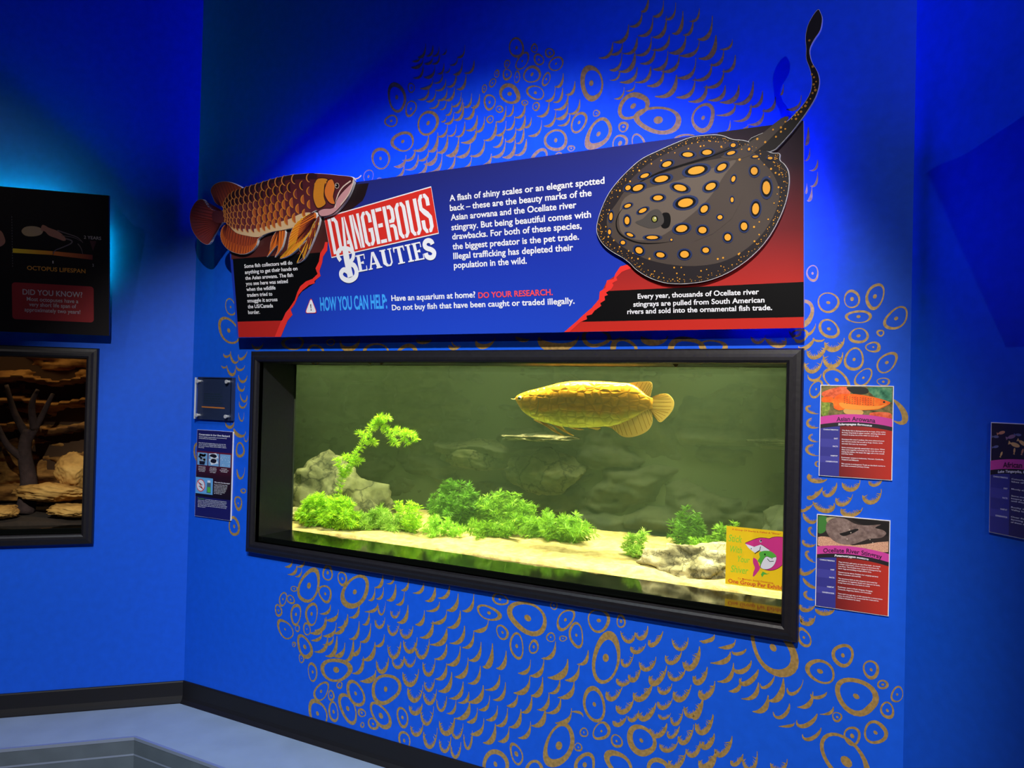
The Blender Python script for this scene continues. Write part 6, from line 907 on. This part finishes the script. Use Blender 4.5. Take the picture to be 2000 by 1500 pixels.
# conservation panel left of the aquarium
cp = thing('conservation_panel', 'narrow navy and maroon conservation panel left of the aquarium', 'sign', (.0527, 0, .9019)); CW, CH, TH = .2440, .4153, .008
b = MB(); b.plate([(0, 0), (CW, 0), (CW, CH), (0, CH)], -TH, -.0005, 0); b.build('board', WHITE, cp)
def cbox(b, u0, u1, v0, v1, y, mi): b.poly([(u0 * CW, (1 - v1) * CH), (u1 * CW, (1 - v1) * CH), (u1 * CW, (1 - v0) * CH), (u0 * CW, (1 - v0) * CH)], y, mi)
b = MB(); m_ = .001 / CW; cbox(b, m_, 1 - m_, .002, .245, -TH - .0003, 0); cbox(b, m_, 1 - m_, .245, .77, -TH - .0003, 1); cbox(b, m_, 1 - m_, .77, .998, -TH - .0003, 0)
b.build('printed_face', [mat('navy_print', (24, 22, 88), .45), ramp_mat('maroon_black_print', 2, [(.09, (16, 10, 20)), (.2, (40, 12, 22)), (.31, (96, 22, 42))], .45)], cp)
b = MB()
for u0, u1 in ((.03, .32), (.345, .64), (.665, .96)): cbox(b, u0, u1, .262, .405, -TH - .0006, 0)
cbox(b, .0, .49, .548, .735, -TH - .0006, 1); rr = random.Random(4); cc = lambda u, v: (u * CW, (1 - v) * CH)
for k in range(16): blob(b, *cc(.175 + rr.uniform(-.09, .09), .325 + rr.uniform(-.045, .03)), .008, .006, -TH - .0009, 2 if k % 2 else 3, 7, k)
b.poly([cc(.09, .36), cc(.26, .36), cc(.24, .40), cc(.10, .40)], -TH - .0010, 3)
for v in (.30, .36): b.poly([cc(.36, v - .03), cc(.56, v - .045), cc(.63, v + .01), cc(.43, v + .035)], -TH - .0009, 4); blob(b, *cc(.49, v - .012), .022, .009, -TH - .0011, 3, 9, int(v * 100))
for k in range(30): p = cc(rr.uniform(.69, .94), rr.uniform(.28, .39)); b.stroke([p, (p[0] + rr.uniform(-.006, .006), p[1] + rr.uniform(-.005, .005))], .0012, -TH - .0009, 4)
c0 = cc(.15, .64)
b.ell(c0, (.030, 0), (0, .030), -TH - .0009, 5, 24); b.ell(c0, (.026, 0), (0, .026), -TH - .0011, 4, 24)
b.stroke([(c0[0] - .015, c0[1] + .012), (c0[0] + .012, c0[1] + .002), (c0[0] - .012, c0[1] - .004), (c0[0] + .014, c0[1] - .014)], .006, -TH - .0013, 3); b.stroke([(c0[0] - .019, c0[1] + .019), (c0[0] + .019, c0[1] - .019)], .004, -TH - .0015, 5)
b.poly([cc(.33, .60), cc(.43, .60), cc(.44, .72), cc(.32, .72)], -TH - .0009, 6); b.poly([cc(.34, .575), cc(.42, .575), cc(.42, .60), cc(.34, .60)], -TH - .0010, 4); b.poly([cc(.34, .65), cc(.43, .65), cc(.43, .71), cc(.34, .71)], -TH - .0011, 7)
b.build('picture_print', [mat('picture_blue', (110, 160, 206), .45), mat('picture_sky', (96, 164, 220), .45), mat('picture_grey', (150, 156, 166), .45), mat('picture_black', (20, 18, 28), .45), mat('picture_white', (216, 222, 232), .45), RED, mat('picture_bottle', (70, 96, 110), .45), GRN], cp)
tx = lambda s, u, v, wd, h=.011: (s, int(u * CW * 1e4), int((1 - v) * CH * 1e4), int(wd * CW * 1e4), int(h * CH * 1e4))
lettering('title_lettering', [tx("Conservation In Our Own Backyard", .06, .062, .86, .020)], -TH - .0008, INK, cp, .02)
CT = [tx("Great Lakes aquariums committed to", .06, .085, .78), tx("sustainability and conservation.", .06, .103, .50), tx("Many foods and everyday things use materials that", .06, .155, .76), tx("can be reused or collected again. Simple choices", .06, .173, .76), tx("at home keep lakes and rivers clean.", .06, .191, .78), tx("Every bit helps.", .06, .209, .16),
    tx("Old electronics", .07, .43, .20), tx("can go to a depot", .07, .447, .20), tx("for recycling of", .07, .464, .20), tx("rare metals", .09, .481, .16), tx("Use paper", .40, .43, .18), tx("on both sides and", .38, .447, .20), tx("recycle it or", .38, .464, .20), tx("use it again", .40, .481, .16), tx("Avoid single", .71, .43, .16), tx("use plastics and", .67, .447, .24), tx("microbeads", .70, .464, .18),
    tx("Say no to bottled water: bring", .53, .615, .36), tx("a refillable bottle with you.", .53, .632, .36), tx("Most plastic is not recycled,", .53, .649, .35), tx("and ends up in water where", .53, .666, .33), tx("animals mistake it for food.", .53, .683, .33), tx("It only takes a moment", .53, .700, .30), tx("to fill it up.", .53, .717, .22),
    tx("is a simple way to help by sorting at home", .30, .800, .58), tx("and at work. Choose sustainable foods and buy local", .08, .818, .80), tx("products. We at the aquarium recycle and reuse where", .08, .836, .78), tx("we can, and we invite visitors to do the same each", .08, .854, .82), tx("day. Small steps add up when all of us join in to", .08, .872, .80), tx("help our waters.", .08, .890, .22)]
for n_, a_, c_ in (('intro_lettering', 0, 2), ('body_lettering', 2, 6), ('caption_lettering', 6, 10), ('caption_lettering', 10, 14), ('caption_lettering', 14, 17), ('body_lettering', 17, 24), ('body_lettering', 24, len(CT))): lettering(n_, CT[a_:c_], -TH - .0008, INK, cp, .006)

lettering('heading_lettering', [tx("Why swim from the waste?", .53, .592, .43, .014)], -TH - .0008, INK, cp, .02); lettering('green_lettering', [tx("Recycling", .08, .800, .19, .02)], -TH - .0008, mat('dull_green_print', (80, 130, 70), .5), cp, .02)
# acrylic plaque on four stand-offs
pq = thing('plaque', 'small clear plaque on four silver studs above the conservation panel', 'plaque', (.0485, 0, 1.3658)); PW, PH = .2533, .2068
b = MB(); b.plate([(.004, .002), (PW - .004, .002), (PW - .004, PH - .002), (.004, PH - .002)], -.012, -.002, 0); b.build('backing', mat('slate_plaque_print', (40, 52, 88), .35), pq)
b = MB(); b.plate([(0, 0), (PW - .012, 0), (PW - .012, PH), (0, PH)], -.026, -.020, 0); b.build('acrylic_sheet', GLASS, pq)
b = MB(); b.plate([(-.0005, .004), (.0035, .004), (.0035, PH - .004), (-.0005, PH - .004)], -.0265, -.0195, 0); b.build('edge_highlight', mat('acrylic_edge_highlight', (190, 200, 220), .1), pq)  # bright strip painting the highlight on the sheet's left edge
b = MB(); b.stroke([(.036, .062), (PW - .060, .060)], .006, -.0125, 0); b.build('orange_line', mat('orange_line_print', (206, 128, 60), .5), pq)
b = MB(); r = random.Random(9)
for k in range(5):
    x_ = .05
    while x_ < .16: l_ = r.uniform(.006, .02); b.stroke([(x_, .125 - .011 * k), (x_ + l_, .125 - .011 * k)], .004, -.0125, 0); x_ += l_ + .004
b.build('faded_lettering', mat('faded_plaque_ink', (30, 52, 66), .5), pq)
for x_ in (.022, PW - .034):
    for z_ in (.022, PH - .022):
        b = MB(); n = 16; b.tube([(x_, -.002, z_), (x_, -.027, z_)], .006, n=n); b.tube([(x_, -.027, z_), (x_, -.030, z_), (x_, -.032, z_)], .0088, n=n); b.build('stud', mat('silver_stud', (220, 222, 228), .18, metal=0.4), pq)
